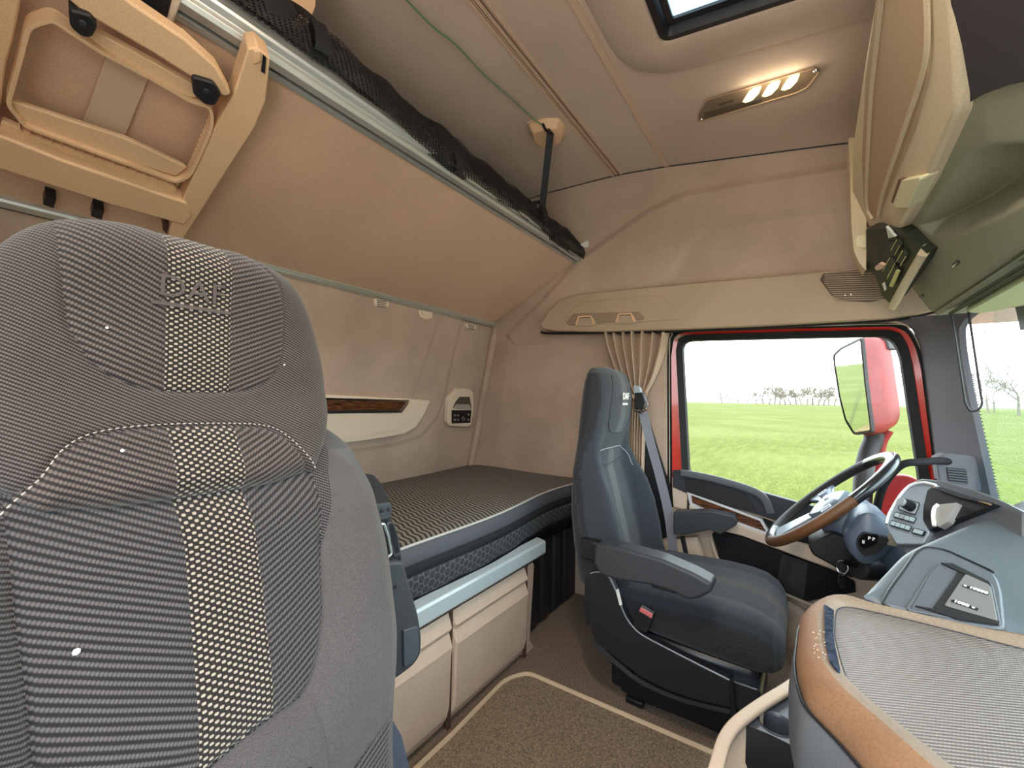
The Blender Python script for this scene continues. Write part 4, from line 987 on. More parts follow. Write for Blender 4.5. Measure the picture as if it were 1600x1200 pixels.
def ex_head(a, b_, d):
    g = -0.0045*np.exp(-(dline(a, b_, arc_l)/0.0035)**2)-0.003*np.exp(-(dline(a, b_, ins_l)/0.003)**2)
    g += 0.004*np.clip(sdf(a, b_, ins)/0.03, 0, 1)
    g += 0.012*np.clip(sdf(a, b_, arc)/0.05, 0, 1)
    g += -0.0015*np.exp(-((np.abs(a-PCX)-0.031)/0.0015)**2)*(sdf(a, b_, ins) > 0)
    g += 0.018*np.clip((np.abs(a-PCX)-0.09)/0.08, 0, 1)**1.5*np.clip((1.02-b_)/0.08, -0.2, 1)   # wings
    return g
mk_seat_part('headrest', HO, YHs, SEATF, 0.055, 0.060, {'ins': ins, 'arc': arc}, ex_head, 0.10, center=(PCX, 1.04))
low_r = s2([(470, 640), (512, 664), (545, 690), (568, 728), (588, 775), (602, 830), (612, 900), (618, 1000), (614, 1060), (612, 1130), (616, 1200), (620, 1320)], YLs, 0.035)
low_r = [(PCX, low_r[0][1]-0.0)]+low_r+[(low_r[-1][0]-0.01, 0.50), (PCX+0.12, 0.44), (PCX, 0.43)]
LO = spline(mirror_outline(low_r[:-1])[:-1], 5, closed=True)
pan = s2([(-10, 700), (8, 820), (22, 960), (40, 1080), (52, 1200), (60, 1300), (250, 1330), (330, 1200), (400, 1140), (470, 1090), (494, 1040), (505, 960), (502, 860), (488, 740), (400, 690)], YLs)
pan_l = s2([(8, 820), (22, 960), (40, 1080), (52, 1200)], YLs); pan_r = s2([(330, 1200), (400, 1140), (470, 1090), (494, 1040), (505, 960), (502, 860), (488, 748)], YLs)
pan_l, pan_r = spline(pan_l, 6), spline(pan_r, 6)
cor = s2([(524, 1200), (607, 1088), (640, 1080), (640, 1320), (460, 1320)], YLs); cor_l = s2([(480, 1260), (524, 1200), (607, 1088), (620, 1070)], YLs)
seam_v = s2([(484, 1080), (494, 1140), (500, 1200), (504, 1280)], YLs)
bol = [(p[0], p[1]) for p in s2([(493, 1040), (470, 1092), (400, 1142), (330, 1202), (250, 1330), (460, 1330), (524, 1200), (608, 1088), (640, 1000), (640, 700), (500, 700), (502, 860), (505, 960)], YLs)]
def ex_low(a, b_, d):
    g = 0
    for L, w, k in ((pan_l, 0.003, 0.004), (pan_r, 0.003, 0.004), (cor_l, 0.002, 0.002), (seam_v, 0.002, 0.002)):
        g = g-k*np.exp(-(dline(a, b_, L)/w)**2)
    g += -0.0015*np.exp(-((np.abs(a-PCX)-0.031)/0.0015)**2)*(sdf(a, b_, pan) > 0)
    out = np.clip(-sdf(a, b_, pan)/0.05, 0, 1)
    g += 0.022*np.sin(np.clip(out, 0, 1)*pi/2)*np.clip(d/0.05, 0, 1)
    g += 0.004*np.clip(sdf(a, b_, pan)/0.04, 0, 1)
    return g
mk_seat_part('backrest', LO, YLs, SEATL, 0.060, 0.070, {'pan': pan, 'cor': cor, 'bol': bol}, ex_low, 0.10, center=(PCX, 0.72))
# stitching and piping
def onY(L, f, off): return [Vector((x, float(f(z))-off, z)) for x, z in L]
m_ = MB(); L = resample(arc_l, 130, closed=False)
for i in range(0, 128):
    if i % 2: continue
    a = Vector((L[i][0], 0, L[i][1])); c = Vector((L[i+1][0], 0, L[i+1][1]))
    for p in (a, c): p.y = float(YHs(p.z))-0.0006-0.018*np.clip((abs(p.x-PCX)-0.09)/0.08, 0, 1)**1.5*np.clip((1.02-p.z)/0.08, -0.2, 1)
    m_.tube([a+Vector((0, 0, 0.0035)), c+Vector((0, 0, 0.0035))], 0.0007, 5)
m_.build('stitching', STITCH, ps, auto=0); 
EMB = mat('embroidery', srgb(74, 64, 62), 0.7, spec=0.3)
c = onsurf(303, 455, YHs, -0.0055)
text('DAF', 0.034, c, (1, 0, -0.0), (0, -0.0, 1), EMB, ps, name='embroidered_mark', ext=0.0003)
m_ = MB(); m_.box(c+Vector((0, 0, -0.019)), (0.074, 0.0006, 0.004)); m_.build('embroidered_line', EMB, ps, smooth=False)
# hard back shell, cushion and pedestal (below the picture)
m_ = MB(); m_.box((PCX, 0.61, 0.68), (0.28, 0.05, 0.50)); m_.build('back_shell', SHELL, ps, bevel=0.02, seg=3)
m_ = MB(); m_.box((PCX, 0.15, 0.42), (0.48, 0.52, 0.15)); m_.build('seat_cushion', SEATL, ps, bevel=0.05, seg=4)
m_ = MB(); m_.box((PCX, 0.17, 0.20), (0.36, 0.44, 0.30)); m_.build('pedestal', SHELL, ps, bevel=0.02)
for x in (PCX-0.17, PCX+0.17):
    m_ = MB(); m_.box((x, 0.17, 0.025), (0.04, 0.50, 0.05)); m_.build('rail', BLACK, ps, bevel=0.004)
# folded-up armrest on the aisle side
ARM = mat('armrest_grey', srgb(54, 56, 60), 0.5, spec=0.45, grain=0.25, gscale=450)
def aprism(px, Y, th, name, m, parent, bevel=0.004, r=0.006):
    p = [P(u, v, Y=Y) for u, v in px]; p = rnd(p, r) if r else p
    return MB().prism(p, (0, th, 0)).build(name, m, parent, bevel=bevel, seg=3)
aprism([(556, 738), (584, 742), (600, 760), (611, 788), (585, 796), (575, 780)], 0.560, 0.05, 'armrest_hinge_cover', mat('dusty_black', srgb(52, 50, 50), 0.9, spec=0.1, grain=0.5, gscale=900), ps, 0.006)
ar = aprism([(603, 878), (631, 876), (642, 918), (654, 958), (660, 995), (659, 1022), (648, 1040), (622, 1060), (600, 1070), (596, 960)], 0.535, 0.075, 'armrest', ARM, ps, 0.010, 0.01)
aprism([(583, 788), (612, 784), (614, 800), (610, 812), (588, 816), (584, 802)], 0.548, 0.055, 'armrest_knuckle', ARM, ar, 0.004)
aprism([(588, 814), (612, 810), (622, 845), (628, 876), (608, 880), (596, 868)], 0.556, 0.035, 'armrest_neck', BLACK, ar, 0.003)
for off in (0, 14):
    m_ = MB(); q = rnd([P(u+off*0.9, v-off*0.15, Y=0.546) for u, v in ((592, 820), (600, 818), (607, 838), (612, 866), (604, 872), (598, 852))], 0.004)
    m_.tube(q, 0.0022, 8, closed=True); m_.build('neck_rim', ALU if off == 0 else ARM, ar)
aprism([(631, 985), (654, 978), (656, 1018), (646, 1036), (632, 1044)], 0.530, 0.01, 'armrest_panel', mat('armrest_side', srgb(66, 70, 76), 0.5), ar, 0.002, 0.004)
for (u, v) in ((597, 798), (608, 796), (618, 917)):
    m_ = MB(); m_.lathe(P(u, v, Y=0.534 if v > 900 else 0.547), (0, -1, 0), [(0, 0.001), (0.0028, 0.0006), (0.0032, -0.001)], 12); m_.build('screw_hole', BLACK, ar)
aprism([(598, 1118), (612, 1122), (628, 1150), (641, 1205), (646, 1300), (590, 1300)], 0.50, 0.08, 'side_cover', mat('side_cover_blue', srgb(84, 92, 106), 0.4, spec=0.5), ps, 0.006)
# lint specks
for (u, v, f, s) in ((191, 704, YHs, 0.0016), (167, 512, YHs, 0.0013), (119, 1018, YLs, 0.0026), (444, 570, YHs, 0.0012)):
    m_ = MB(); c = onsurf(u, v, f, -0.007); m_.lathe(c, (0.1, -1, 0.1), [(0, 0.0006), (s, 0.0004), (s*0.9, 0)], 7); m_.build('lint_speck', WHITE, smooth=False, label={191: 'white lint speck on the lower half of the near seat head pad', 167: 'tiny white lint speck on the upper left of the near seat head pad', 119: 'white lint speck low on the near seat backrest', 444: 'faint lint speck on the right seam of the near seat head pad'}[u], cat='lint')

# ------------------------------------------------------------------ driver seat
DCX = 1.62
ds = empty('driver_seat', (DCX, 0.30, 0.0), 'dark grey driver seat with armrests facing the steering wheel', 'seat', 'cab seats')
DSB, DSL = srgb(26, 29, 35), srgb(80, 86, 94)
DSF = seat_fabric('driver_cloth', ['ins', 'pan'], DSB, DSL, 0.7, DCX, sw=0.030, dots_d=srgb(58, 62, 64), dots_l=srgb(132, 134, 130))
DSC = seat_fabric('driver_cloth_side', [], srgb(24, 24, 28), srgb(66, 66, 70), 0.8, DCX, sw=-1)
DSQ = seat_fabric('driver_cloth_cushion', ['pan'], srgb(30, 32, 38), srgb(72, 78, 88), 0.7, DCX, sw=0.030, dots_d=srgb(50, 48, 46), dots_l=srgb(110, 104, 98))
zs = [0.36, 0.42, 0.50, 0.60, 0.68, 0.75, 0.82, 0.88, 0.95, 1.03, 1.09, 1.125, 1.145, 1.156]
fr_ = [0.54, 0.552, 0.572, 0.598, 0.618, 0.637, 0.633, 0.610, 0.588, 0.578, 0.584, 0.598, 0.618, 0.65]
bk_ = [0.69, 0.70, 0.71, 0.718, 0.720, 0.724, 0.728, 0.730, 0.728, 0.722, 0.712, 0.702, 0.692, 0.675]
wd_ = [0.240, 0.250, 0.257, 0.258, 0.248, 0.228, 0.202, 0.192, 0.192, 0.190, 0.184, 0.170, 0.142, 0.065]
bo_ = [0.085, 0.09, 0.095, 0.095, 0.085, 0.065, 0.035, 0.018, 0.006, 0.004, 0.0, 0.0, 0.0, 0.0]
def dfr(z): return float(np.interp(z, zs, fr_))
from bisect import bisect
def dprof(z): return [float(np.interp(z, zs, q)) for q in (fr_, bk_, wd_, bo_)]
def dnn(z): return float(np.interp(z, [0.36, 0.7, 0.85, 1.156], [3.0, 2.7, 2.2, 2.15]))
def dsurf(x, z, off=0.0):    # front face
    f, k, w, bo = dprof(z); n = dnn(z); q = min(0.999, abs(x)/w)
    mid, hf = (f+k)/2, (k-f)/2
    y = mid-hf*(1-q**n)**(1/n) - bo*sm(q, 0.55, 0.85)*(1-sm(q, 0.92, 1.0))
    return Vector((DCX+x, y-off, z))
def dpx(px, off=0.0):
    out = []
    for u, v in px:
        d = ray(u, v); best = None
        for t_ in np.linspace(1.2, 2.1, 400):
            p = CAM+d*t_
            if p.z > 1.155 or p.z < 0.36: continue
            f, k, w, bo = dprof(p.z)
            if abs(p.x-DCX) >= w: continue
            if p.y > dsurf(p.x-DCX, p.z).y and p.y < k: best = p; break
        if best is None: best = P(u, v, X=DCX)
        out.append((best.x-DCX, best.z))
    return out
zz = sorted(set(list(np.linspace(0.36, 1.10, 75))+list(np.linspace(1.10, 1.156, 16))))
rings = []; N = 96
for z in zz:
    f, k, w, bo = dprof(z); n_ = dnn(z); mid, hf = (f+k)/2, (k-f)/2; r = []
    for i in range(N):
        a = 2*pi*i/N; ca, sa = cos(a), sin(a)
        x = w*math.copysign(abs(ca)**(2/n_), ca); y = mid+hf*math.copysign(abs(sa)**(2/n_), sa); q = abs(x)/w
        if sa < 0: y -= bo*sm(q, 0.55, 0.85)*(1-sm(q, 0.92, 1.0))
        r.append(Vector((DCX+x, y, z)))
    rings.append(r)
V = [v for r in rings for v in r]; F = []
for j in range(len(rings)-1):
    for i in range(N):
        k_ = (i+1) % N; F.append((j*N+i, j*N+k_, (j+1)*N+k_, (j+1)*N+i))
F.append(tuple((len(rings)-1)*N+i for i in range(N))); F.append(tuple(range(N-1, -1, -1)))
dins = [(-0.075, 1.30), (-0.078, 1.10), (-0.075, 0.98), (-0.060, 0.915), (-0.030, 0.893), (0.030, 0.893), (0.060, 0.915), (0.075, 0.98), (0.078, 1.10), (0.075, 1.30)]
dpan = [(-0.15, 0.30), (-0.158, 0.46), (-0.168, 0.60), (-0.170, 0.70), (-0.165, 0.75), (-0.150, 0.79), (-0.120, 0.818), (-0.080, 0.829), (0.080, 0.829), (0.120, 0.818), (0.150, 0.79), (0.165, 0.75), (0.170, 0.70), (0.168, 0.60), (0.158, 0.46), (0.15, 0.30)]
dins = [(-0.085, 1.30), (-0.095, 1.10), (-0.113, 1.02), (-0.116, 0.96), (-0.100, 0.915), (-0.055, 0.893), (0.055, 0.893), (0.100, 0.915), (0.116, 0.96), (0.113, 1.02), (0.095, 1.10), (0.085, 1.30)]
xa = np.array([v.x-DCX for v in V]); za = np.array([v.z for v in V]); ya = np.array([v.y for v in V])
fa = np.array([dfr(z) for z in za]); isf = ya < fa+0.055
A1 = np.where(isf, sdf(xa, za, dins), -0.05); A2 = np.where(isf, sdf(xa, za, dpan), -0.05)
fm = []
for f_ in F:
    x = sum(V[i].x for i in f_)/len(f_)-DCX; z = sum(V[i].z for i in f_)/len(f_); y = sum(V[i].y for i in f_)/len(f_)
    f, k, w, bo = dprof(z)
    fm.append(1 if (y > f+0.030 and len(f_) == 4) else 0)
o = mesh('backrest', V, F, None, ds, mats=[DSF, DSC], fm=fm, uv=np.stack([xa+DCX+(0.8*(ya-0.6))*np.sign(xa)*(~isf), za], 1), attrs={'ins': A1, 'pan': A2}, auto=0); recalc(o)
PIPE = mat('seam_pale', srgb(150, 154, 156), 0.7)
def dtube(pts, r, name, m, n=6):
    q = resample(pts, 60, closed=False); mb = MB(); mb.tube([dsurf(x, z, 0.001) for x, z in q], r, n); return mb.build(name, m, ds)
dtube(spline([(-0.167, 0.74), (-0.150, 0.79), (-0.120, 0.818), (-0.080, 0.829), (0.080, 0.829), (0.120, 0.818), (0.150, 0.79), (0.167, 0.74)], 5), 0.0020, 'piping', PIPE)
dtube(spline([(-0.158, 0.46), (-0.168, 0.60), (-0.170, 0.70), (-0.167, 0.74)], 5), 0.0012, 'seam', DARKD)
dtube(spline([(0.158, 0.46), (0.168, 0.60), (0.170, 0.70), (0.167, 0.74)], 5), 0.0012, 'seam', DARKD)
dtube(spline([(-0.09, 1.12), (-0.113, 1.02), (-0.116, 0.96), (-0.100, 0.915), (-0.055, 0.893), (0.055, 0.893), (0.100, 0.915), (0.116, 0.96), (0.113, 1.02), (0.09, 1.12)], 5), 0.0013, 'seam', DARKD)
dtube([(-0.12, 0.772), (-0.04, 0.764), (0.06, 0.772), (0.12, 0.780)], 0.0014, 'crease_seam', DARKD)
c = dsurf(0.0, 1.038, 0.004)
text('DAF', 0.037, c+Vector((-0.006, -0.003, 0)), (1, 0, 0), (0, 0.0, 1), WHITE, ds, name='embroidered_mark', ext=0.001, bold=0.0006)
m_ = MB(); m_.box(dsurf(-0.002, 1.008, 0.004), (0.056, 0.002, 0.008)); m_.build('embroidered_line', WHITE, ds, smooth=False)
# cushion: rings along the seat depth
ys_ = [0.56, 0.50, 0.42, 0.32, 0.22, 0.15, 0.10, 0.065, 0.045, 0.036]
tp = [0.385, 0.388, 0.392, 0.398, 0.402, 0.400, 0.392, 0.372, 0.345, 0.31]
bt = [0.26, 0.25, 0.245, 0.240, 0.235, 0.232, 0.230, 0.236, 0.248, 0.27]
wq = [0.235, 0.240, 0.245, 0.248, 0.250, 0.248, 0.243, 0.228, 0.205, 0.165]
yy = np.concatenate([np.linspace(0.56, 0.12, 50), np.linspace(0.12, 0.036, 24)[1:]])
rings = []
for y in yy:
    g = lambda q: float(np.interp(-y, [-a for a in ys_], q))
    T_, B_2, w = g(tp), g(bt), g(wq); mid, hf = (T_+B_2)/2, (T_-B_2)/2; r = []
    for i in range(N):
        a = 2*pi*i/N; ca, sa = cos(a), sin(a); nn_ = 4.0
        x = w*math.copysign(abs(ca)**(2/nn_), ca); z = mid+hf*math.copysign(abs(sa)**(2/nn_), sa)
        q = abs(x)/w
        if sa > 0: z += 0.012*sm(q, 0.5, 0.8)*(1-sm(q, 0.9, 1.0))-0.004*math.exp(-((abs(x)-0.135)/0.006)**2)-0.003*math.exp(-((abs(x)-0.032)/0.004)**2)
        r.append(Vector((DCX+x, y, z)))
    rings.append(r)
V = [v for r in rings for v in r]; F = []
for j in range(len(rings)-1):
    for i in range(N):
        k_ = (i+1) % N; F.append((j*N+i, j*N+k_, (j+1)*N+k_, (j+1)*N+i))
F.append(tuple((len(rings)-1)*N+i for i in range(N))); F.append(tuple(range(N-1, -1, -1)))
xa = np.array([v.x-DCX for v in V]); ya = np.array([v.y for v in V]); za = np.array([v.z for v in V])
fm = []
for f_ in F:
    z = sum(V[i].z for i in f_)/len(f_); y = sum(V[i].y for i in f_)/len(f_)
    tz = float(np.interp(-y, [-a for a in ys_], tp)); fm.append(1 if (z < tz-0.035 and y > 0.06) else 0)
o = mesh('seat_cushion', V, F, None, ds, mats=[DSQ, DSC], fm=fm, uv=np.stack([xa+DCX, ya+0.8*za], 1), attrs={'pan': 0.135-np.abs(xa)}, auto=0); recalc(o)
# side shell, rim and base
def xprism(px, X, th, name, m, parent, bevel=0.004, r=0.006, seg=2):
    p = [P(u, v, X=X) for u, v in px]; p = rnd(p, r) if r else p
    return MB().prism(p, (th, 0, 0)).build(name, m, parent, bevel=bevel, seg=seg)
GB = mat('seat_base_black', srgb(34, 36, 42), 0.35, spec=0.5, grain=0.06, gscale=300)
xprism([(921, 896), (934, 893), (950, 899), (962, 922), (975, 958), (988, 978), (1005, 993), (1060, 1022), (1141, 1063), (1143, 1106), (1100, 1098), (1050, 1082), (1000, 1058), (960, 1026), (932, 1003), (924, 990), (920, 940)], 1.335, 0.03, 'side_shell', GB, ds, 0.004)
m_ = MB(); m_.tube(spline(pix([(922, 896), (934, 893.5), (950, 899), (962, 922), (975, 958), (988, 978), (1005, 993), (1060, 1022), (1141, 1063)], X=1.336), 6), 0.0022, 8); m_.build('shell_rim', mat('rim_grey', srgb(150, 156, 164), 0.3, spec=0.6), ds)
for k in range(3):
    m_ = MB(); m_.tube(spline(pix([(928, 1002+k*3), (960, 1030+k*3), (1000, 1062+k*2.5), (1050, 1086+k*2), (1100, 1101+k*2), (1141, 1110+k*2)], X=1.338), 6), 0.003, 8); m_.build('skirt_rib', GB, ds)
xprism([(914, 905), (922, 900), (925, 960), (918, 980), (913, 960)], 1.37, 0.01, 'rear_skirt', GB, ds, 0.001)
m_ = MB(); m_.box((DCX+0.01, 0.33, 0.20), (0.50, 0.46, 0.12)); m_.build('pan', GB, ds, bevel=0.02)
m_ = MB(); m_.box((DCX, 0.33, 0.085), (0.36, 0.46, 0.16)); m_.build('suspension', BLACK, ds, bevel=0.015)
m_ = MB(); m_.box((1.46, 0.31, 0.045), (0.05, 0.42, 0.085)); m_.build('floor_rail', BLACK, ds, bevel=0.006)
m_ = MB(); m_.box((1.80, 0.31, 0.045), (0.05, 0.42, 0.085)); m_.build('floor_rail', BLACK, ds, bevel=0.006)
xprism([(982, 1050), (1142, 1100), (1148, 1150), (1080, 1125), (1008, 1098), (992, 1096), (978, 1092), (984, 1080)], 1.415, 0.03, 'base_plate', BLACK, ds, 0.004, 0.004)
m_ = MB(); m_.box(P(994, 1092, X=1.42)+Vector((0, 0, 0.0)), (0.05, 0.06, 0.022)); m_.build('floor_foot', BLACK, ds, bevel=0.006)
xprism([(1142, 1063), (1185, 1078), (1192, 1090), (1180, 1112), (1146, 1108)], 1.345, 0.24, 'front_cover', GB, ds, 0.01)
m_ = MB(); m_.tube(pix([(1143, 1062), (1144, 1085), (1148, 1140)], X=1.328), 0.006, 10); m_.build('height_lever', BLACK, ds)
m_ = MB(); m_.box(P(1214, 1022, X=1.56), (0.03, 0.012, 0.022)); m_.build('adjuster_tab', mat('tab_grey', srgb(150, 164, 172), 0.5), ds, bevel=0.003)
xprism([(962, 922), (966, 920), (972, 945), (968, 946)], 1.333, 0.003, 'marked_switch', WHITE, ds, 0.0, 0)
# armrests
xprism([(929, 851), (965, 855), (1035, 875), (1085, 897), (1112, 912), (1113, 925), (1092, 936), (1072, 938), (1055, 927), (1022, 916), (960, 906), (937, 898), (927, 880)], 1.285, 0.075, 'armrest', ARM, ds, 0.016, 0.010, 4)
xprism([(1015, 913), (1056, 923), (1058, 929), (1020, 919)], 1.30, 0.04, 'armrest_adjuster', BLACK, ds, 0.002, 0.0)
xprism([(1052, 800), (1110, 799), (1147, 807), (1152, 820), (1125, 836), (1110, 828), (1067, 836), (1052, 835)], 1.865, 0.06, 'armrest', ARM, ds, 0.014, 0.008, 4)
m_ = MB(); m_.box((1.355, 0.60, 0.50), (0.04, 0.07, 0.07)); m_.build('armrest_bracket', BLACK, ds, bevel=0.008)
# buckle
bk = empty('seat_belt_buckle', P(1003, 985, X=1.36), 'black seat belt buckle with red release button beside the driver cushion', 'buckle')
xprism([(1000, 947), (1022, 960), (1010, 990), (987, 980)], 1.343, 0.018, 'body', BLACK, bk, 0.004, 0.004)
xprism([(1001, 949), (1020, 960), (1018, 967), (998, 955)], 1.340, 0.018, 'release_button', mat('button_red', srgb(205, 110, 112), 0.5), bk, 0.002, 0.0)
m_ = MB(); m_.tube(pix([(997, 986), (985, 975)], X=1.352), 0.008, 8); m_.build('stalk', BLACK, bk)
# seat belt from the headrest guide down to the hip anchor
sbt = empty('seat_belt', P(1030, 760, X=1.90), 'grey seat belt webbing running down beside the driver backrest', 'seat belt')
WEB = mat('belt_web', srgb(128, 128, 136), 0.6, spec=0.3, grain=0.4, gscale=800)
bl = [P(1005, 645, X=1.82), P(1016, 690, X=1.84), P(1031, 745, X=1.87), P(1044, 800, X=1.89), P(1052, 860, X=1.90)]
m_ = MB(); m_.sweep(spline(bl, 6), rect(0.038, 0.0018), up=(0.25, -0.97, 0)); m_.build('webbing', WEB, sbt, smooth=False)
xprism([(990, 601), (999, 605), (1001, 616), (990, 615)], 1.78, 0.03, 'guide_cover', mat('light_grey_plastic', srgb(160, 168, 176), 0.5), sbt, 0.004)
xprism([(991, 614), (1003, 613), (1008, 628), (1004, 640), (992, 640)], 1.775, 0.04, 'guide', BLACK, sbt, 0.004, 0.004)
xprism([(1003, 615), (1008, 617), (1013, 634), (1008, 638)], 1.80, 0.025, 'guide_key', CHROME, sbt, 0.003)
m_ = MB(); m_.tube(pix([(992, 642), (1002, 646), (1010, 640)], X=1.80), 0.004, 8); m_.build('guide_loop', CHROME, sbt)
m_ = MB(); m_.lathe(P(1054, 866, X=1.90), (-1, 0, 0), [(0, 0.012), (0.012, 0.010), (0.014, 0)], 14); m_.build('anchor_bolt', CHROME, sbt)
m_ = MB(); m_.tube(pix([(1066, 838), (1073, 870), (1080, 886)], X=1.91), 0.010, 8); m_.build('anchor_post', BLACK, sbt)
m_ = MB(); m_.box(P(1084, 882, X=1.88), (0.03, 0.04, 0.03)); m_.build('anchor_foot', BLACK, sbt, bevel=0.006)
# ------------------------------------------------------------------ curtain, black fill of the pillar gap, overhead side trim
cu_ = empty('curtain', P(995, 600, X=1.94), 'gathered brown curtain tied back beside the driver window', 'curtain')
CURT = mat('curtain_cloth', srgb(192, 166, 142), 0.9, spec=0.1, sheen=0.2, grain=0.3, gscale=700)
m_n, k_n = 200, 60
# rows: (pixel v, left u, right u)
rows = [(518, 945, 1044), (545, 951, 1040), (575, 962, 1030), (600, 975, 1018), (614, 985, 1010), (640, 983, 1009), (680, 982, 1007), (724, 981, 1006), (760, 980, 1005)]
def crow(v, i): return float(np.interp(v, [r[0] for r in rows], [r[i] for r in rows]))
V = []; U = []
for j in range(k_n):
    v = 518+(760-518)*(j/(k_n-1)); l, r = crow(v, 1), crow(v, 2)
    for i in range(m_n):
        s = i/(m_n-1); u = l+(r-l)*s
        p = P(u, v+3*sin(s*9), X=1.935)
        ph = 2*pi*(7.5*s+0.5*sin(3*s+1)); am = 0.036*(0.35+0.65*min(1, (r-l)/90))
        p.x += am*sin(ph)+0.004*sin(ph*2.3+j*0.03); p.y += 0.006*cos(ph)*((r-l)/90)
        V.append(p); U.append((s*0.6, j*0.01))
F = [(j*m_n+i, j*m_n+i+1, (j+1)*m_n+i+1, (j+1)*m_n+i) for j in range(k_n-1) for i in range(m_n-1)]
mesh('cloth', V, F, CURT, cu_, uv=U, auto=0, solid=0.0015)
m_ = MB(); m_.tube(pix([(1038, 520), (1028, 555), (1018, 590), (1007, 613)], X=1.918), 0.0022, 6); m_.build('hem_edge', mat('hem_pale', srgb(205, 190, 165), 0.8), cu_)
m_ = MB(); m_.sweep(pix([(984, 618), (997, 622), (1011, 614)], X=1.905), rect(0.018, 0.004), up=(0, 0, 1)); m_.build('tie_band', CURT, cu_)
m_ = MB(); m_.tube(pix([(930, 519), (1050, 517)], X=1.94), 0.006, 8); m_.build('track', DARKD, cu_)
pt = empty('belt_pillar_fill', P(1025, 760, X=1.97), 'black fill of the dark gap between curtain and pillar, with cloth trim, behind the seat belt', 'pillar cover')
xprism([(1003, 700), (1006, 640), (1012, 650), (1046, 760), (1050, 860), (1003, 860)], 1.962, 0.03, 'panel', BLACK, pt, 0.004)  # black slab paints the dark gap between curtain and pillar
xprism([(1013, 520), (1043, 518), (1041, 560), (1042, 760), (1030, 760), (1006, 620)], 1.972, 0.02, 'cloth_panel', FAB, pt, 0.003)

# long overhead trim with hooks and loudspeaker grille
ot = empty('overhead_side_trim', P(1100, 480, X=1.9), 'long light brown overhead trim with two hooks above the driver window', 'overhead trim')
OTM = mat('overhead_trim', srgb(172, 150, 126), 0.6, spec=0.3, var=0.05, vscale=4, grain=0.25, gscale=500)
XO = 1.89
def oprism(px, X, th, name, m, parent=None, bevel=0.004, r=0.006, seg=3): return xprism(px, X, th, name, m, parent or ot, bevel, r, seg)
oprism([(843, 507), (858, 485), (878, 467), (908, 459), (1080, 443), (1250, 428), (1345, 418), (1400, 420), (1500, 455), (1500, 470), (1480, 479), (1440, 489), (1390, 497), (1290, 503), (1180, 509), (1040, 515), (940, 518), (868, 517), (850, 514)], XO, 0.10, 'body', OTM, bevel=0.012)
oprism([(882, 500), (893, 483), (912, 472), (1018, 462), (1033, 463), (1070, 492), (1060, 499), (960, 506), (888, 507)], XO-0.004, 0.01, 'end_panel', OTM, bevel=0.004)
oprism([(884, 504), (895, 490), (998, 487), (1008, 497), (1003, 500), (890, 508)], XO-0.007, 0.01, 'hook_recess', mat('recess_tan', srgb(140, 120, 100), 0.7), bevel=0.004)
for (u, v) in ((910, 500), (973, 496)):
    h_ = oprism([(u-13, v+8), (u-8, v-3), (u+17, v-4), (u+22, v+6), (u+18, v+9), (u-10, v+10)], XO-0.010, 0.006, 'hook_base', OTM, bevel=0.002)
    m_ = MB(); m_.sweep([P(a, b_, X=c) for a, b_, c in ((u-10, v+7, XO-0.012), (u-6, v-5, XO-0.018), (u+13, v-6, XO-0.018), (u+18, v+6, XO-0.012))], rnd(rect(0.010, 0.008), 0.003, 2), up=(1, 0, 0)); m_.build('hook', TAN, h_)
# loudspeaker grille: sunk plate with raised slats
grl = oprism([(1281, 437), (1287, 426), (1350, 420), (1382, 430), (1386, 466), (1360, 472), (1318, 470), (1300, 462)], XO-0.003, 0.01, 'speaker_grille', mat('grille_brown', srgb(96, 80, 68), 0.8), bevel=0.003)
for k in range(14):
    y = 426+k*3.25; x0 = 1288+max(0, k-5)*2.2; x1 = 1380 if k > 2 else 1350+k*12
    m_ = MB(); m_.tube([P(x0, y+0.6, X=XO-0.005), P(x1, y-2.2+k*0.10, X=XO-0.005)], 0.0019, 6); m_.build('slat', OTM, grl)
for (u, v) in ((1321, 461), (1330, 460)):
    m_ = MB(); m_.lathe(P(u, v, X=XO-0.006), (-1, 0, 0), [(0, 0.002), (0.0025, 0.0015), (0.003, 0)], 10); m_.build('pin', CHROME, grl)
m_ = MB(); m_.tube(spline(pix([(845, 519), (868, 521), (1040, 518), (1180, 512), (1290, 506), (1390, 500), (1440, 492), (1482, 481), (1500, 474)], X=1.93), 5), 0.006, 8); m_.build('shadow_seal', RUBBER, ot)
# ------------------------------------------------------------------ header console above the windscreen
HD = mat('header_grass_tint', srgb(150, 150, 130), 0.8, spec=0.2, var=0.05, vscale=3, grain=0.35, gscale=500)  # green bounce from the grass mixed into the base colour
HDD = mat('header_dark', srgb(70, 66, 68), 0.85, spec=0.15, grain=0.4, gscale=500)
HCR = mat('header_cream', srgb(205, 188, 158), 0.55, spec=0.35, var=0.03, vscale=4, grain=0.12, gscale=500)
U0 = Vector((0, -0.22, 1.52)); UN = Vector((0, 0.19, -0.10)).normalized(); LN = Vector((0, 0.3, -0.10)).normalized()
def up_(px, off=0.0, r=0.0, n=UN):
    p = [P(u, v, pl=(U0+n*off, n)) for u, v in px]; return rnd(p, r) if r else p
hc = empty('header_console', (0.85, -0.40, 1.33), 'grey header console over the windscreen, green bounce painted in, with an oval recess', 'header console')
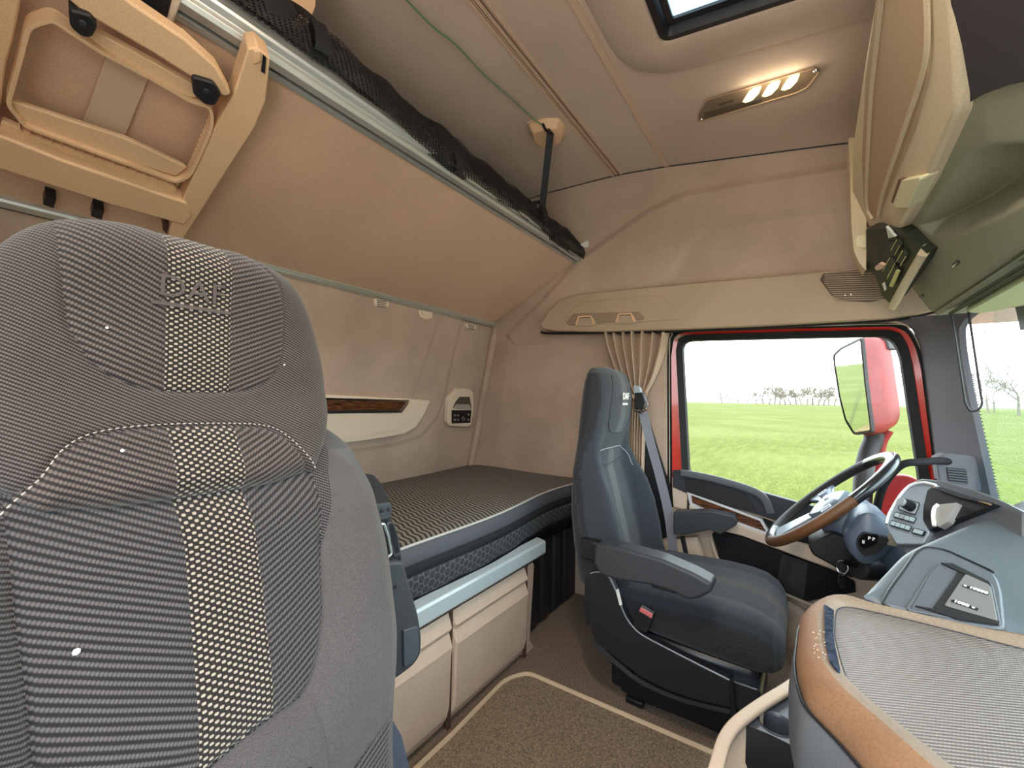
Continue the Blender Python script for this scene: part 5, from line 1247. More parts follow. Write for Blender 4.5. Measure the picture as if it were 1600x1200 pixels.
# body: YZ profile run across the cab
prof = [(-0.22, 1.50), (-0.222, 1.515), (-0.262, 1.44), (-0.330, 1.312), (-0.345, 1.302), (-0.62, 1.32), (-0.72, 1.36), (-0.72, 1.88), (-0.235, 1.92)]
prof = [(-0.330, 1.530), (-0.425, 1.355), (-0.425, 1.312), (-0.60, 1.32), (-0.74, 1.36), (-0.74, 1.835), (-0.60, 1.84), (-0.24, 1.885), (-0.24, 1.55)]
m_ = MB(); m_.prism([Vector((-0.30, y, z)) for y, z in prof], (2.05, 0, 0)); m_.build('core', HDD, hc, smooth=False)
rec2 = [(p.x, p.z) for p in up_([(1436, 352), (1450, 335), (1482, 292), (1508, 252), (1530, 234), (1560, 227), (1640, 224), (1720, 250), (1700, 290), (1600, 318), (1560, 340), (1500, 364), (1455, 368)])]
drk2 = [(p.x, p.z) for p in up_([(1494, 175), (1530, 150), (1570, 135), (1640, 120), (1760, 60), (1900, -300), (1470, -600), (1484, 0), (1492, 120)])]
NX, NZ = 420, 120
Xh, Th = np.meshgrid(np.linspace(-0.30, 1.75, NX), np.linspace(0, 1, NZ))
e0, e1 = np.array([-0.2215, 1.517]), np.array([-0.3335, 1.303])
Yh = e0[0]+(e1[0]-e0[0])*Th; Zh = e0[1]+(e1[1]-e0[1])*Th
S = sdf(Xh, Zh, rec2); t_ = np.clip((S+0.006)/0.050, 0, 1); dep = 0.080*(t_*t_*(3-2*t_))
dep += 0.012*np.clip((Th-0.93)/0.07, 0, 1)**2
V = [Vector((x, y, z))-UN*d_ for x, y, z, d_ in zip(Xh.ravel(), Yh.ravel(), Zh.ravel(), dep.ravel())]
F = [(j_*NX+i_, j_*NX+i_+1, (j_+1)*NX+i_+1, (j_+1)*NX+i_) for j_ in range(NZ-1) for i_ in range(NX-1)]
mesh('scooped_face', V, F, HD, hc, auto=0)
m_ = MB(); m_.prism([Vector((-0.30, y, z)) for y, z in ((-0.333, 1.304), (-0.345, 1.298), (-0.62, 1.312), (-0.62, 1.33), (-0.40, 1.33))], (2.05, 0, 0)); m_.build('underside', HD, hc, smooth=False)
m_ = MB(); m_.prism(up_([(1494, 175), (1530, 150), (1570, 135), (1640, 120), (1760, 60), (1900, -300), (1470, -300), (1484, 0), (1492, 120)], 0.004, 0.02), UN*-0.006); m_.build('shade_patch', HDD, hc, bevel=0.002)  # overhang shade painted as a darker slab on the upper face
for (u, v) in ((1494, 412), (1440, 463)):
    m_ = MB(); c = P(u, v, pl=(U0+UN*0.002, UN)); m_.tube([c+Vector((-0.018, 0, 0)), c+Vector((0.018, 0, 0))], 0.004, 8, flat=0.5); m_.build('latch_slot', BLACK, hc)
    m_ = MB(); m_.tube([c+Vector((0.002, 0.002, -0.002)), c+Vector((0.016, 0.002, -0.002))], 0.0018, 6); m_.build('latch_glint', CHROME, hc)
# grooves at the front edge and the sun visor below
for k, (off, r_) in enumerate(((0.000, 0.0035), (0.010, 0.0022), (0.018, 0.0022))):
    m_ = MB(); y = -0.3265-off*0.5; m_.tube([Vector((-0.28, y, 1.322-off*1.05+0.002)), Vector((1.70, y, 1.322-off*1.05+0.002))], r_, 8); m_.build('edge_groove', BLACK if k != 1 else HD, hc)
sv = empty('sun_visor', P(1560, 450, Y=-0.40), 'pale grey sun visor, green bounce painted in, folded up under the header console', 'sun visor')
VIS = mat('visor_grass_tint', srgb(176, 180, 142), 0.7, spec=0.3, grain=0.2, gscale=400)  # yellow green grass light put into the visor colour
m_ = MB(); m_.prism([Vector(p) for p in rnd([(-0.1, -0.365, 1.298), (1.60, -0.365, 1.292), (1.64, -0.40, 1.290), (1.60, -0.52, 1.310), (-0.1, -0.56, 1.314)], 0.03)], (0, 0, -0.014)); m_.build('panel', VIS, sv, bevel=0.005)
m_ = MB(); m_.tube([Vector((-0.2, -0.352, 1.292)), Vector((1.66, -0.352, 1.288))], 0.005, 8); m_.build('rod', BLACK, sv)
m_ = MB(); m_.prism(up_([(1578, 402), (1586, 392), (1604, 388), (1640, 380), (1640, 400), (1600, 408), (1584, 409)], -0.002, 0.004), UN*-0.006); m_.build('clip', BLACK, sv, bevel=0.002)
# locker door
ld = empty('locker_door', P(1420, 200, pl=(U0, LN)), 'cream overhead locker door with a square pale latch', 'locker door')
def lk(px, off=0.0, r=0.0): return up_(px, off, r, LN)
body = [(1331, 230), (1331, 300), (1342, 345), (1356, 358), (1370, 367), (1390, 371), (1402, 362), (1442, 290), (1490, 182), (1493, 160), (1490, 80), (1484, 0), (1470, -160), (1385, -160), (1366, 0), (1350, 100)]
m_ = MB(); m_.prism(lk(body, 0.02, 0.012), LN*-0.05); m_.build('panel', HCR, ld, bevel=0.010, seg=3)
m_ = MB(); m_.prism(lk([(1352, 120), (1368, 0), (1392, -160), (1450, -160), (1452, 0), (1452, 90), (1447, 130), (1428, 200), (1372, 338), (1362, 345), (1350, 325), (1346, 250)], 0.0225, 0.01), LN*-0.01); m_.build('fabric_inlay', mat('locker_inlay', srgb(178, 152, 124), 0.85, spec=0.15, grain=0.3, gscale=500), ld, bevel=0.002)
for L in ([(1395, -170), (1384, -60), (1371, 60), (1362, 140), (1356, 240), (1354, 320), (1363, 342)], [(1440, -170), (1447, -20), (1449, 60), (1440, 120), (1410, 210), (1380, 300), (1372, 338)]):
    m_ = MB(); m_.tube(spline(lk(L, 0.0245), 6), 0.005, 8, flat=0.6); m_.build('moulded_rib', HCR, ld)
m_ = MB(); m_.prism(lk([(1395, 318), (1408, 282), (1436, 277), (1437, 282), (1417, 325), (1400, 325)], 0.032, 0.004), LN*-0.03); m_.build('latch', mat('latch_cream', srgb(222, 214, 176), 0.4), ld, bevel=0.004)
m_ = MB(); m_.prism(lk([(1392, 316), (1404, 280), (1412, 281), (1400, 320)], 0.028, 0.002), LN*-0.03); m_.build('latch_gap', mat('latch_gap', srgb(110, 80, 60), 0.7), ld, bevel=0.001)
# end column of the console with its own small latch
ec = empty('locker_end_column', P(1345, 380, X=1.69), 'narrow cream end column of the header console beside the speaker grille', 'console end')
XC = 1.66
col = rnd(pix([(1326, 215), (1329, 300), (1330, 350), (1334, 392), (1342, 410), (1353, 423), (1354, 372), (1354, 300), (1356, 215)], X=XC), 0.006)
m_ = MB(); m_.prism(col, (0.07, 0, 0)); m_.build('body', HCR, ec, bevel=0.006)
m_ = MB(); m_.prism(rnd(pix([(1337, 371), (1340, 368), (1353, 367), (1353, 388), (1338, 385)], X=XC-0.003), 0.003), (0.02, 0, 0)); m_.build('latch', mat('latch_cream', (0, 0, 0)), ec, bevel=0.002)
# switch panel between column and console
sp_ = empty('switch_panel', P(1400, 430, X=1.62), 'dark overhead switch panel with rocker switches under the locker door', 'switch panel')
SWG = mat('switch_green_black', srgb(52, 54, 44), 0.55, spec=0.4, grain=0.2, gscale=500)
_a, _b, _c = P(1354, 422, X=1.70), P(1392, 474, X=1.72), P(1444, 390, X=1.40)
SPN = (_b-_a).cross(_c-_b).normalized(); SPN = SPN if SPN.dot(CAM-_a) > 0 else -SPN; SP0 = _a
def spx(px, off=0.0, r=0.0):
    p = [P(u, v, pl=(SP0+SPN*off, SPN)) for u, v in px]; return rnd(p, r) if r else p
m_ = MB(); m_.prism(spx([(1353, 358), (1354, 422), (1366, 428), (1378, 462), (1390, 474), (1398, 470), (1450, 394), (1436, 386), (1415, 366), (1398, 358)], 0.0, 0.004), SPN*-0.03); m_.build('plate', SWG, sp_, bevel=0.003)
m_ = MB(); m_.prism(spx([(1376, 362), (1397, 362), (1412, 392), (1400, 405), (1390, 402), (1378, 420), (1365, 415)], 0.003, 0.002), SPN*-0.004); m_.build('cavity', BLACK, sp_, smooth=False)
m_ = MB(); m_.prism(spx([(1385, 378), (1397, 376), (1399, 386), (1387, 390)], 0.006), SPN*-0.006); m_.build('connector', DARKD, sp_, bevel=0.001)
m_ = MB(); m_.prism(spx([(1384, 354), (1388, 372), (1398, 370)], 0.008), SPN*-0.006); m_.build('clear_label', mat('label_clear', srgb(200, 205, 195), 0.3), sp_, smooth=False)
m_ = MB(); m_.prism(spx([(1366, 418), (1374, 411), (1381, 415), (1377, 421), (1369, 423)], 0.012), SPN*-0.008); m_.build('pink_tag', mat('pink_tag', srgb(228, 190, 170), 0.6), sp_, bevel=0.001)
def rocker(a, b_, c, d, nm='rocker_switch', m=SWG):
    r_ = MB().prism(spx([a, b_, c, d], 0.009, 0.0015), SPN*-0.008).build(nm, m, sp_, bevel=0.0015)
    q = spx([a, b_, c, d], 0.0098); m_ = MB(); m_.tube([q[0], q[1]], 0.0011, 6); m_.tube([q[2], q[3]], 0.0011, 6); m_.build('switch_edge', mat('switch_edge', srgb(190, 185, 130), 0.4), r_, smooth=False)
for (cu2, cv2) in ((1400, 385), (1409, 402)):
    rocker((cu2-8, cv2+6), (cu2+1, cv2-10), (cu2+6, cv2-1), (cu2-2, cv2+13)); 
rocker((1379, 424), (1390, 403), (1398, 412), (1387, 432)); rocker((1386, 436), (1396, 416), (1401, 424), (1391, 446))
m_ = MB(); m_.prism(spx([(1389, 447), (1400, 422), (1405, 424), (1394, 449)], 0.011), SPN*-0.004); m_.build('label_bar', mat('label_bar', srgb(205, 205, 140), 0.5), sp_, smooth=False)
m_ = MB(); m_.prism(spx([(1378, 443), (1381, 441), (1384, 452), (1382, 455)], 0.004), SPN*-0.003); m_.build('mark', WHITE, sp_, smooth=False)
la, lb2 = P(1396, 477, X=1.72), P(1446, 391, X=1.405)
m_ = MB(); m_.sweep([la, (la+lb2)/2+Vector((0, 0.002, -0.002)), lb2], rnd(rect(0.034, 0.020), 0.006, 3), up=(0, 0.47, -0.88)); m_.build('lower_lip', HCR, sp_)
# black hanging loop and the small sticker by the windscreen corner
lp_ = MB(); L = rnd([tuple(p) for p in pix([(1485, 480), (1508, 630), (1516, 643), (1528, 642), (1535, 632), (1512, 478)], X=1.70)], [0, 0.008, 0.01, 0.01, 0.008, 0], 4)
lp_.tube(L, 0.0028, 8); lp_.build('visor_cord', BLACK, label='thin black loop hanging from the visor in front of the windscreen corner', cat='loop')
stk = empty('screen_sticker', P(1537, 520, X=1.74), 'small outlined sticker near the top corner of the windscreen', 'sticker')
SKP = (P(1537, 520, X=1.775), Vector((0.5, 0.866, 0)))
def skp(px): return [P(u, v, pl=SKP) for u, v in px]
m_ = MB(); m_.tube(rnd(skp([(1522, 516), (1549, 513), (1551, 521), (1524, 525)]), 0.004), 0.0005, 5, closed=True); m_.build('outline', DARKD, stk)
m_ = MB(); q = skp([(1526, 521)])[0]; m_.tube([q+Vector((0.866*0.0055*cos(a), -0.5*0.0055*cos(a), 0.0055*sin(a))) for a in np.linspace(0, 2*pi, 17)[:-1]], 0.0009, 5, closed=True); m_.build('ring', BLACK, stk)
text('90—', 0.0085, skp([(1539, 519)])[0]+Vector((-0.001, -0.001, 0)), (0.866, -0.5, 0.03), (0, 0, 1), DARKD, stk, name='print')
tb = MB(); tb.prism([P(u, v, pl=(Vector((1.05, -0.655, 1.2)), Vector((-0.2, 1, 0)))) for u, v in ((1584, 470), (1640, 455), (1650, 505), (1594, 516))], (0, -0.003, 0)); tb.build('tinted_label', mat('tint_label', srgb(96, 120, 120), 0.4), smooth=False, label='grey green label on the windscreen at the right edge of the picture', cat='label')

# ------------------------------------------------------------------ ceiling reading lamp
rl = empty('ceiling_lamp', P(1185, 150, Z=1.99), 'lit three element reading lamp on the ceiling', 'ceiling lamp')
def cpx(px, dz=0.0, r=0.0):
    out = []
    for u, v in px:
        p = P(u, v, Z=1.98)
        for _ in range(4): p = P(u, v, Z=ZC(p.y)-dz)
        out.append(p)
    return rnd(out, r) if r else out
lo_ = [(1091, 190), (1092, 178), (1105, 156), (1125, 150), (1272, 106), (1280, 108), (1279, 114), (1262, 136), (1245, 145), (1180, 164), (1095, 190)]
m_ = MB(); m_.prism(cpx(lo_, 0.004, 0.006), (0, 0, 0.012)); m_.build('housing', mat('lamp_housing', srgb(124, 106, 86), 0.35, spec=0.5), rl, bevel=0.002)
m_ = MB(); m_.tube(cpx(lo_, 0.006, 0.006), 0.0022, 8, closed=True); m_.build('bezel', mat('lamp_bezel', srgb(170, 140, 110), 0.25, spec=0.6), rl)
EM = bpy.data.materials.new('lamp_glow'); EM.use_nodes = True; b = EM.node_tree.nodes['Principled BSDF']; b.inputs['Emission Color'].default_value = (1.0, 0.86, 0.45, 1); b.inputs['Emission Strength'].default_value = 0.9; b.inputs['Base Color'].default_value = (0.8, 0.7, 0.3, 1)
EM2 = bpy.data.materials.new('lamp_spot'); EM2.use_nodes = True; b = EM2.node_tree.nodes['Principled BSDF']; b.inputs['Emission Color'].default_value = (1.0, 0.95, 0.75, 1); b.inputs['Emission Strength'].default_value = 30.0
for (u, v) in ((1174, 150), (1204, 141), (1234, 131)):
    c_ = [(u-14, v+10), (u-4, v-6), (u+4, v-12), (u+16, v-15), (u+12, v-4), (u+2, v+7), (u-8, v+11)]
    el = MB().prism(cpx(c_, 0.008, 0.003), (0, 0, 0.003)).build('reflector', EM, rl, bevel=0.001)
    m_ = MB(); m_.prism(cpx([(u-3, v+2), (u+1, v-6), (u+6, v-7), (u+4, v), (u-1, v+4)], 0.010, 0.002), (0, 0, 0.002)); m_.build('led', EM2, el, smooth=False)
for k in range(3):
    m_ = MB(); m_.tube(cpx([(1100, 178+k*3), (1150, 164+k*2.7), (1190, 154+k*2.5)], 0.007), 0.0009, 6); m_.build('ridge', BLACK, rl)
a = cpx([(1116, 166), (1154, 154)], 0.0075)
xd = (a[1]-a[0]).normalized(); text('IOXN0', 0.014, (a[0]+a[1])/2+Vector((0, 0, -0.001)), xd, Vector((-0.9, -0.3, 0)), BLACK, rl, name='key_marks')
m_ = MB(); m_.lathe(cpx([(1275, 111)], 0.008)[0], (0, 0, -1), [(0, 0.004), (0.006, 0.003), (0.008, 0)], 12); m_.build('end_stud', CHROME, rl)
m_ = MB(); m_.lathe(cpx([(1096, 187)], 0.008)[0], (0, 0, -1), [(0, 0.003), (0.004, 0.002), (0.005, 0)], 12); m_.build('end_stud', CHROME, rl)
for (u, v) in ((1174, 150), (1204, 141), (1234, 131)):
    lt = bpy.data.lights.new('reading_spot', 'POINT'); lt.energy = 0.08; lt.color = (1.0, 0.85, 0.6); lt.shadow_soft_size = 0.02
    lo2 = bpy.data.objects.new('reading_spot', lt); COL.objects.link(lo2); lo2.location = cpx([(u, v)], 0.03)[0]

# unseen twin added over the passenger side to lift the cabin light
tw = empty('ceiling_lamp', (0.36, 0.12, ZC(0.12)), 'added unseen reading lamp over the passenger seat, lifting the cab light', 'ceiling lamp')
m_ = MB(); m_.box((0.36, 0.12, ZC(0.12)-0.008), (0.10, 0.26, 0.012)); m_.build('housing', mat('lamp_housing', (0, 0, 0)), tw, bevel=0.003)
m_ = MB(); m_.box((0.36, 0.12, ZC(0.12)-0.016), (0.07, 0.20, 0.004)); m_.build('reflector', EM, tw, bevel=0.001)
lt = bpy.data.lights.new('cab_fill_light', 'AREA'); lt.shape = 'RECTANGLE'; lt.size = 0.07; lt.size_y = 0.20; lt.energy = FILL_W = 6.0; lt.color = (1.0, 0.80, 0.62)
lo2 = bpy.data.objects.new('cab_fill_light', lt); COL.objects.link(lo2); lo2.location = (0.36, 0.12, ZC(0.12)-0.022)
# ------------------------------------------------------------------ dashboard
DSA = Vector((0.862, -0.08, 0.725)); DSN = Vector((-0.26894513, 0.04078509, 0.96229158)).normalized()
def dp(px, off=0.0, r=0.0):
    p = [P(u, v, pl=(DSA+DSN*off, DSN)) for u, v in px]; return rnd(p, r) if r else p
da = empty('dashboard', (1.05, -0.30, 0.60), 'broad blue grey dashboard top sweeping up to the windscreen', 'dashboard')
DTOP = mat('dash_top', srgb(84, 92, 98), 0.42, spec=0.5, var=0.05, vscale=6, grain=0.35, gscale=420)
# main top as a rounded slab with skirt towards the driver
top = dp([(1350, 936), (1358, 922), (1382, 890), (1405, 862), (1425, 848), (1450, 836), (1500, 812), (1550, 790), (1600, 768)], 0.0)
top = [Vector(p) for p in resample(spline([tuple(p) for p in top], 5), 60, closed=False)]
bot = dp([(1350, 936), (1376, 947), (1412, 956), (1450, 963), (1520, 976), (1570, 984), (1602, 986)], 0.0)
bot = [Vector(p) for p in resample([tuple(p) for p in bot]+[(0.84, -0.38, 0.735), (0.80, -0.56, 0.74)], 60, closed=False)]
top[-1:] = [top[-1]]
ext = top[-1]; 
for k in range(14): top.append(Vector((ext.x+0.015*(k+1)-0.002*k*k, ext.y-0.018*(k+1), ext.z-0.001*k)))
top = [Vector(p) for p in resample([tuple(p) for p in top], 60, closed=False)]
rows_ = []
for i in range(60):
    T_, B_ = top[i], bot[i]; r = []
    r.append(B_+Vector((-0.004, 0, -0.12))); r.append(B_+Vector((-0.002, 0, -0.01)))
    for s in np.linspace(0, 1, 24):
        p = B_*(1-s)+T_*s; p = p+DSN*(-0.006*(1-sm(s, 0, 0.04))-0.020*sm(s, 0.86, 1.0)**2+0.006*sin(pi*s)); r.append(p)
    r.append(T_+Vector((0.020, 0.006, -0.05))); r.append(T_+Vector((0.018, 0.0, -0.16))); r.append(T_+Vector((-0.02, 0, -0.42)))
    rows_.append(r)
m_ = MB(); m_.loft(rows_, cap=False, closed=False); m_.build('top_cover', DTOP, da, auto=50)
# end lip closing the slab towards the seats
def DS(u, v, off=0.0):   # point on the bulged top
    p = dp([(u, v)], off)[0]; return p+DSN*0.010
def dz(px, off=0.0, r=0.0):
    p = [P(u, v, pl=(DSA+DSN*(0.004+off), DSN)) for u, v in px]; return rnd(p, r) if r else p
m_ = MB(); m_.prism(dz([(1376, 943), (1390, 920), (1412, 890), (1430, 864), (1446, 855), (1478, 860), (1550, 893), (1560, 905), (1566, 925), (1572, 983), (1480, 968)], 0.004, 0.012), DSN*-0.02); m_.build('rear_panel', DASH, da, bevel=0.003)
m_ = MB(); m_.tube(dz([(1376, 945), (1390, 920), (1412, 890), (1430, 863), (1446, 854), (1478, 859), (1552, 893), (1563, 905), (1569, 925), (1574, 982)], 0.004, 0.01)[:-0 or None][:40], 0.0016, 6); m_.build('panel_gap', BLACK, da)
pk = dz([(1414, 952), (1450, 897), (1462, 881), (1478, 878), (1545, 908), (1552, 916), (1565, 977), (1500, 968)], 0.006, 0.008)
m_ = MB(); m_.prism(pk, DSN*-0.01); pko = m_.build('pocket_frame', DASH, da, bevel=0.003)
# pocket floor: a sunk wedge: dark step wall and paler plate with two port labels
st_ = MB(); a_ = dz([(1498, 890), (1458, 948), (1470, 953), (1520, 897)], 0.0075); st_.prism(a_, DSN*-0.004); st_.build('step_wall', BLACK, pko, bevel=0.001)
pf = MB(); pf.prism(dz([(1508, 896), (1546, 913), (1549, 920), (1559, 969), (1475, 945)], 0.009, 0.004), DSN*-0.004); pf.build('port_plate', mat('port_grey', srgb(104, 102, 100), 0.6, grain=0.2, gscale=400), pko, bevel=0.001)
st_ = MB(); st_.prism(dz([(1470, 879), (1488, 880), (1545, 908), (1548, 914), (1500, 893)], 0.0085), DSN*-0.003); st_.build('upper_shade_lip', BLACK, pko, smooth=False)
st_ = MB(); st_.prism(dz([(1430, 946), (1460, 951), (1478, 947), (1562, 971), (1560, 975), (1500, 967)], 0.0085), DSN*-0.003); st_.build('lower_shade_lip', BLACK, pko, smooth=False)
def dlab(u, v, w, s_, nm):
    p = dz([(u, v), (u+10, v+3.4)], 0.0098); xd_ = (p[1]-p[0]).normalized(); yd = DSN.cross(xd_)
    m_ = MB(); q = [p[0]+xd_*a+yd*b_ for a, b_ in ((-w/2, -0.0032), (w/2, -0.0032), (w/2, 0.0032), (-w/2, 0.0032))]; m_.prism(q, DSN*-0.0005); m_.build(nm+'_outline', BLACK, pko, smooth=False)
    text(s_, 0.0075, p[0]+DSN*0.0006, xd_, yd, WHITE, pko, name=nm, bold=0.0003)
dlab(1524, 921, 0.026, '▪ 10000', 'port_label'); dlab(1507, 945, 0.026, '1000 ▪', 'port_label')
m_ = MB(); m_.tube(dz([(1424, 951), (1436, 930), (1452, 900), (1466, 882)], 0.0055), 0.0010, 6); m_.build('joint_line', BLACK, da)
# dark front underside facing the driver footwell
m_ = MB(); m_.prism([Vector(p) for p in ((0.87, -0.10, 0.71), (1.06, -0.20, 0.74), (1.16, -0.28, 0.75), (1.20, -0.62, 0.75), (0.80, -0.62, 0.70))], (0, 0, -0.62)); m_.build('centre_stack', DARKD, da, bevel=0.02)

# instrument side pod with knob and key block, seen past the dash top
ip = empty('instrument_pod', P(1450, 790, X=1.28), 'instrument pod with rotary knob and small keys beside the steering wheel', 'instrument pod')
IPN = Vector((-0.40, 0.80, 0.44)).normalized(); IP0 = P(1425, 792, X=1.27)
def ipx(px, off=0.0, r=0.0):
    p = [P(u, v, pl=(IP0+IPN*off, IPN)) for u, v in px]; return rnd(p, r) if r else p
PODG = mat('pod_silver', srgb(150, 160, 172), 0.4, metal=0.2, spec=0.5, grain=0.05, gscale=300)
hood = [(1380, 815), (1386, 800), (1402, 772), (1418, 756), (1440, 747), (1470, 750), (1520, 764), (1565, 782), (1600, 800), (1600, 840), (1480, 862), (1420, 876)]
m_ = MB(); m_.prism(ipx(hood, -0.012, 0.004), IPN*-0.16); m_.build('hood', DASH, ip, bevel=0.006)
m_ = MB(); m_.prism(ipx([(1384, 822), (1390, 801), (1405, 775), (1420, 759), (1440, 753), (1466, 758), (1446, 792), (1444, 812), (1452, 832), (1440, 850), (1400, 850)], -0.004, 0.004), IPN*-0.012); m_.build('face_plate', PODG, ip, bevel=0.002)
m_ = MB(); m_.tube(spline(ipx([(1385, 818), (1391, 800), (1407, 774), (1422, 759), (1442, 754), (1462, 758)], -0.001), 6), 0.0030, 8); m_.build('bright_trim', mat('bright_trim', srgb(232, 232, 236), 0.3), ip)
m_ = MB(); m_.prism(ipx([(1449, 766), (1458, 760), (1555, 786), (1530, 797), (1452, 828), (1442, 812), (1443, 790)], 0.000, 0.003), IPN*-0.012); cav = m_.build('display_recess', BLACK, ip, bevel=0.001)
m_ = MB(); m_.prism(ipx([(1456, 762), (1500, 778), (1555, 788), (1530, 780), (1470, 760)], 0.006, 0.0), IPN*-0.008); m_.build('recess_roof', DARKD, cav, bevel=0.001)
m_ = MB(); m_.prism(ipx([(1461, 792), (1468, 788), (1496, 785), (1480, 815), (1466, 824), (1462, 815)], 0.010, 0.003), IPN*-0.012); m_.build('display_block', mat('display_block', srgb(150, 148, 146), 0.5), cav, bevel=0.001)
m_ = MB(); m_.tube(spline(ipx([(1466, 788), (1460, 794), (1458, 806), (1460, 822)], 0.012), 5), 0.0035, 8); m_.build('display_edge', WHITE, cav)
m_ = MB(); m_.tube(spline(ipx([(1458, 761), (1500, 774), (1548, 788)], 0.004), 5), 0.0020, 8); m_.build('recess_edge', mat('lamp_bezel', (0, 0, 0)), ip)
kn = MB().prism(ipx([(1403, 795), (1409, 778), (1437, 786), (1434, 796), (1430, 804), (1418, 801)], -0.0015, 0.003), IPN*-0.004).build('knob_plate', mat('knob_plate', srgb(170, 178, 186), 0.4), ip, bevel=0.001)
m_ = MB(); m_.tube(ipx([(1403, 795), (1409, 778), (1437, 786), (1434, 796), (1430, 804), (1418, 801)], -0.0005, 0.003), 0.0010, 6, closed=True); m_.build('knob_frame', BLACK, kn)
kc = P(1424, 792, pl=(IP0, IPN)); KA = (P(1414, 789, pl=(IP0+IPN*0.022, IPN))-kc).normalized()
m_ = MB(); m_.lathe(kc, IPN, [(0.0, 0.0), (0.0115, 0.0), (0.0110, 0.010), (0.0095, 0.020), (0.0092, 0.022)], 28); m_.build('knob', BLACK, kn)
m_ = MB(); m_.lathe(kc+IPN*0.022, IPN, [(0.0100, -0.002), (0.0100, 0.001), (0.0088, 0.003), (0.0, 0.0035)], 28); m_.build('knob_cap', mat('knob_cap', srgb(140, 146, 152), 0.3, spec=0.6), kn)
KEY = mat('key_pale', srgb(165, 182, 188), 0.45)
def keyrow(x0, y0, x1, y1, n, h, dx):
    fr0 = ipx([(x0, y0), (x1, y1), (x1-dx, y1+h), (x0-dx, y0+h)], 0.0002, 0.002); o_ = MB().prism(fr0, IPN*-0.004).build('key_block', BLACK, ip, bevel=0.0)
    for k in range(n):
        a0, a1 = (k+0.10)/n, (k+0.90)/n
        L_ = lambda s, t_: (x0+(x1-x0)*s-dx*t_, y0+(y1-y0)*s+h*t_)
        m_ = MB(); m_.prism(ipx([L_(a0, 0.14), L_(a1, 0.14), L_(a1, 0.86), L_(a0, 0.86)], 0.0018), IPN*-0.003); m_.build('key', KEY, o_, smooth=False, bevel=0.0004)
keyrow(1399, 799, 1430, 808, 4, 8.5, 4); keyrow(1393, 812, 1423, 821, 4, 8.5, 4); keyrow(1427, 824, 1445, 829, 1, 8, 4)

# ------------------------------------------------------------------ steering wheel and column
sw = empty('steering_set', (1.6, -0.07, 0.72), 'dark and brown leather steering wheel on its blue grey column shroud', 'steering wheel')
C0 = Vector((1.60, -0.0685, 0.729)); D1 = Vector((0, -0.715, 0.699)); D2 = Vector((1, 0, 0)); AX = D2.cross(D1).normalized()
if AX.z < 0: AX = -AX
RW = 0.206
def wpt(deg, r=RW, h=0.0): a = radians(deg); return C0+(D1*cos(a)-D2*sin(a))*r+AX*h     # 0 = top, 90 = towards the camera
WBK = mat('wheel_black', srgb(34, 34, 38), 0.22, spec=0.6); WBR = mat('wheel_leather', srgb(96, 62, 38), 0.55, spec=0.4, var=0.08, vscale=20, grain=0.5, gscale=500)
WLE = mat('wheel_leather_black', srgb(40, 36, 36), 0.6, spec=0.35, grain=0.5, gscale=500)
WGY = mat('wheel_grey', srgb(112, 124, 138), 0.35, spec=0.5)
def rim(a0, a1, m, nm, r=0.0145):
    mb = MB(); mb.tube([wpt(a) for a in np.linspace(a0, a1, max(6, int(abs(a1-a0)/3)))], r, 18, flat=1.25, up=tuple(AX)); return mb.build(nm, m, sw)
rim(-42, 72, WBK, 'rim_top'); rim(72, 165, WBR, 'rim_grip'); rim(165, 200, WBK, 'rim_bottom'); rim(200, 318, WLE, 'rim_grip_far')
m_ = MB(); ins_ = [wpt(a, RW-0.016) for a in np.linspace(200, 318, 50)]; m_.tube(ins_, 0.0016, 5); m_.build('stitching', DARKD, sw)
# hub and spokes
hb = [wpt(a, r, -0.018) for a, r in ((30, 0.060), (0, 0.064), (-30, 0.060), (-70, 0.085), (-100, 0.085), (-140, 0.070), (180, 0.085), (140, 0.070), (100, 0.085), (70, 0.085))]
m_ = MB(); h2 = rnd([tuple(p) for p in hb], 0.02, 4); hc_ = sum(h2, Vector())/len(h2)
m_.loft([[hc_+(p-hc_)*s+AX*o_ for p in h2] for s, o_ in ((0.86, -0.03), (1.0, -0.012), (0.98, 0.004), (0.88, 0.014), (0.55, 0.022), (0.1, 0.024))]); m_.build('hub', WGY, sw)
for (a, da_) in ((95, 20), (-95, 20)):
    q = [wpt(a-da_, 0.068, -0.012), wpt(a-da_*0.55, 0.13, -0.006), wpt(a-da_*0.7, 0.196, 0.0), wpt(a+da_*0.7, 0.196, 0.0), wpt(a+da_*0.55, 0.13, -0.006), wpt(a+da_, 0.068, -0.012)]
    m_ = MB(); m_.prism(q, AX*-0.014); m_.build('spoke', WGY, sw, bevel=0.004)
for (a, r) in ((93, 0.118), (-93, 0.118)):
    q = [wpt(a-7, r-0.02, 0.006), wpt(a-7, r+0.02, 0.006), wpt(a+7, r+0.02, 0.006), wpt(a+7, r-0.02, 0.006)]
    m_ = MB(); m_.prism(rnd([tuple(p) for p in q], 0.004, 3), AX*-0.014); kb = m_.build('spoke_buttons', mat('button_lilac', srgb(120, 130, 152), 0.4), sw, bevel=0.001)
    for s in (-3, 3):
        c = wpt(a+s, r, 0.0065); m_ = MB(); m_.prism([c+D1*x+D2*y for x, y in ((-0.006, -0.010), (0.006, -0.010), (0.006, 0.010), (-0.006, 0.010))], AX*-0.002); m_.build('button', DARKD, kb, bevel=0.0006)
m_ = MB(); q = [wpt(150, 0.075, -0.008), wpt(158, 0.13, -0.003), wpt(162, 0.196, 0.002), wpt(198, 0.196, 0.002), wpt(202, 0.13, -0.003), wpt(210, 0.075, -0.008)]; m_.prism(q, AX*-0.012); m_.build('lower_spoke', WGY, sw, bevel=0.004)
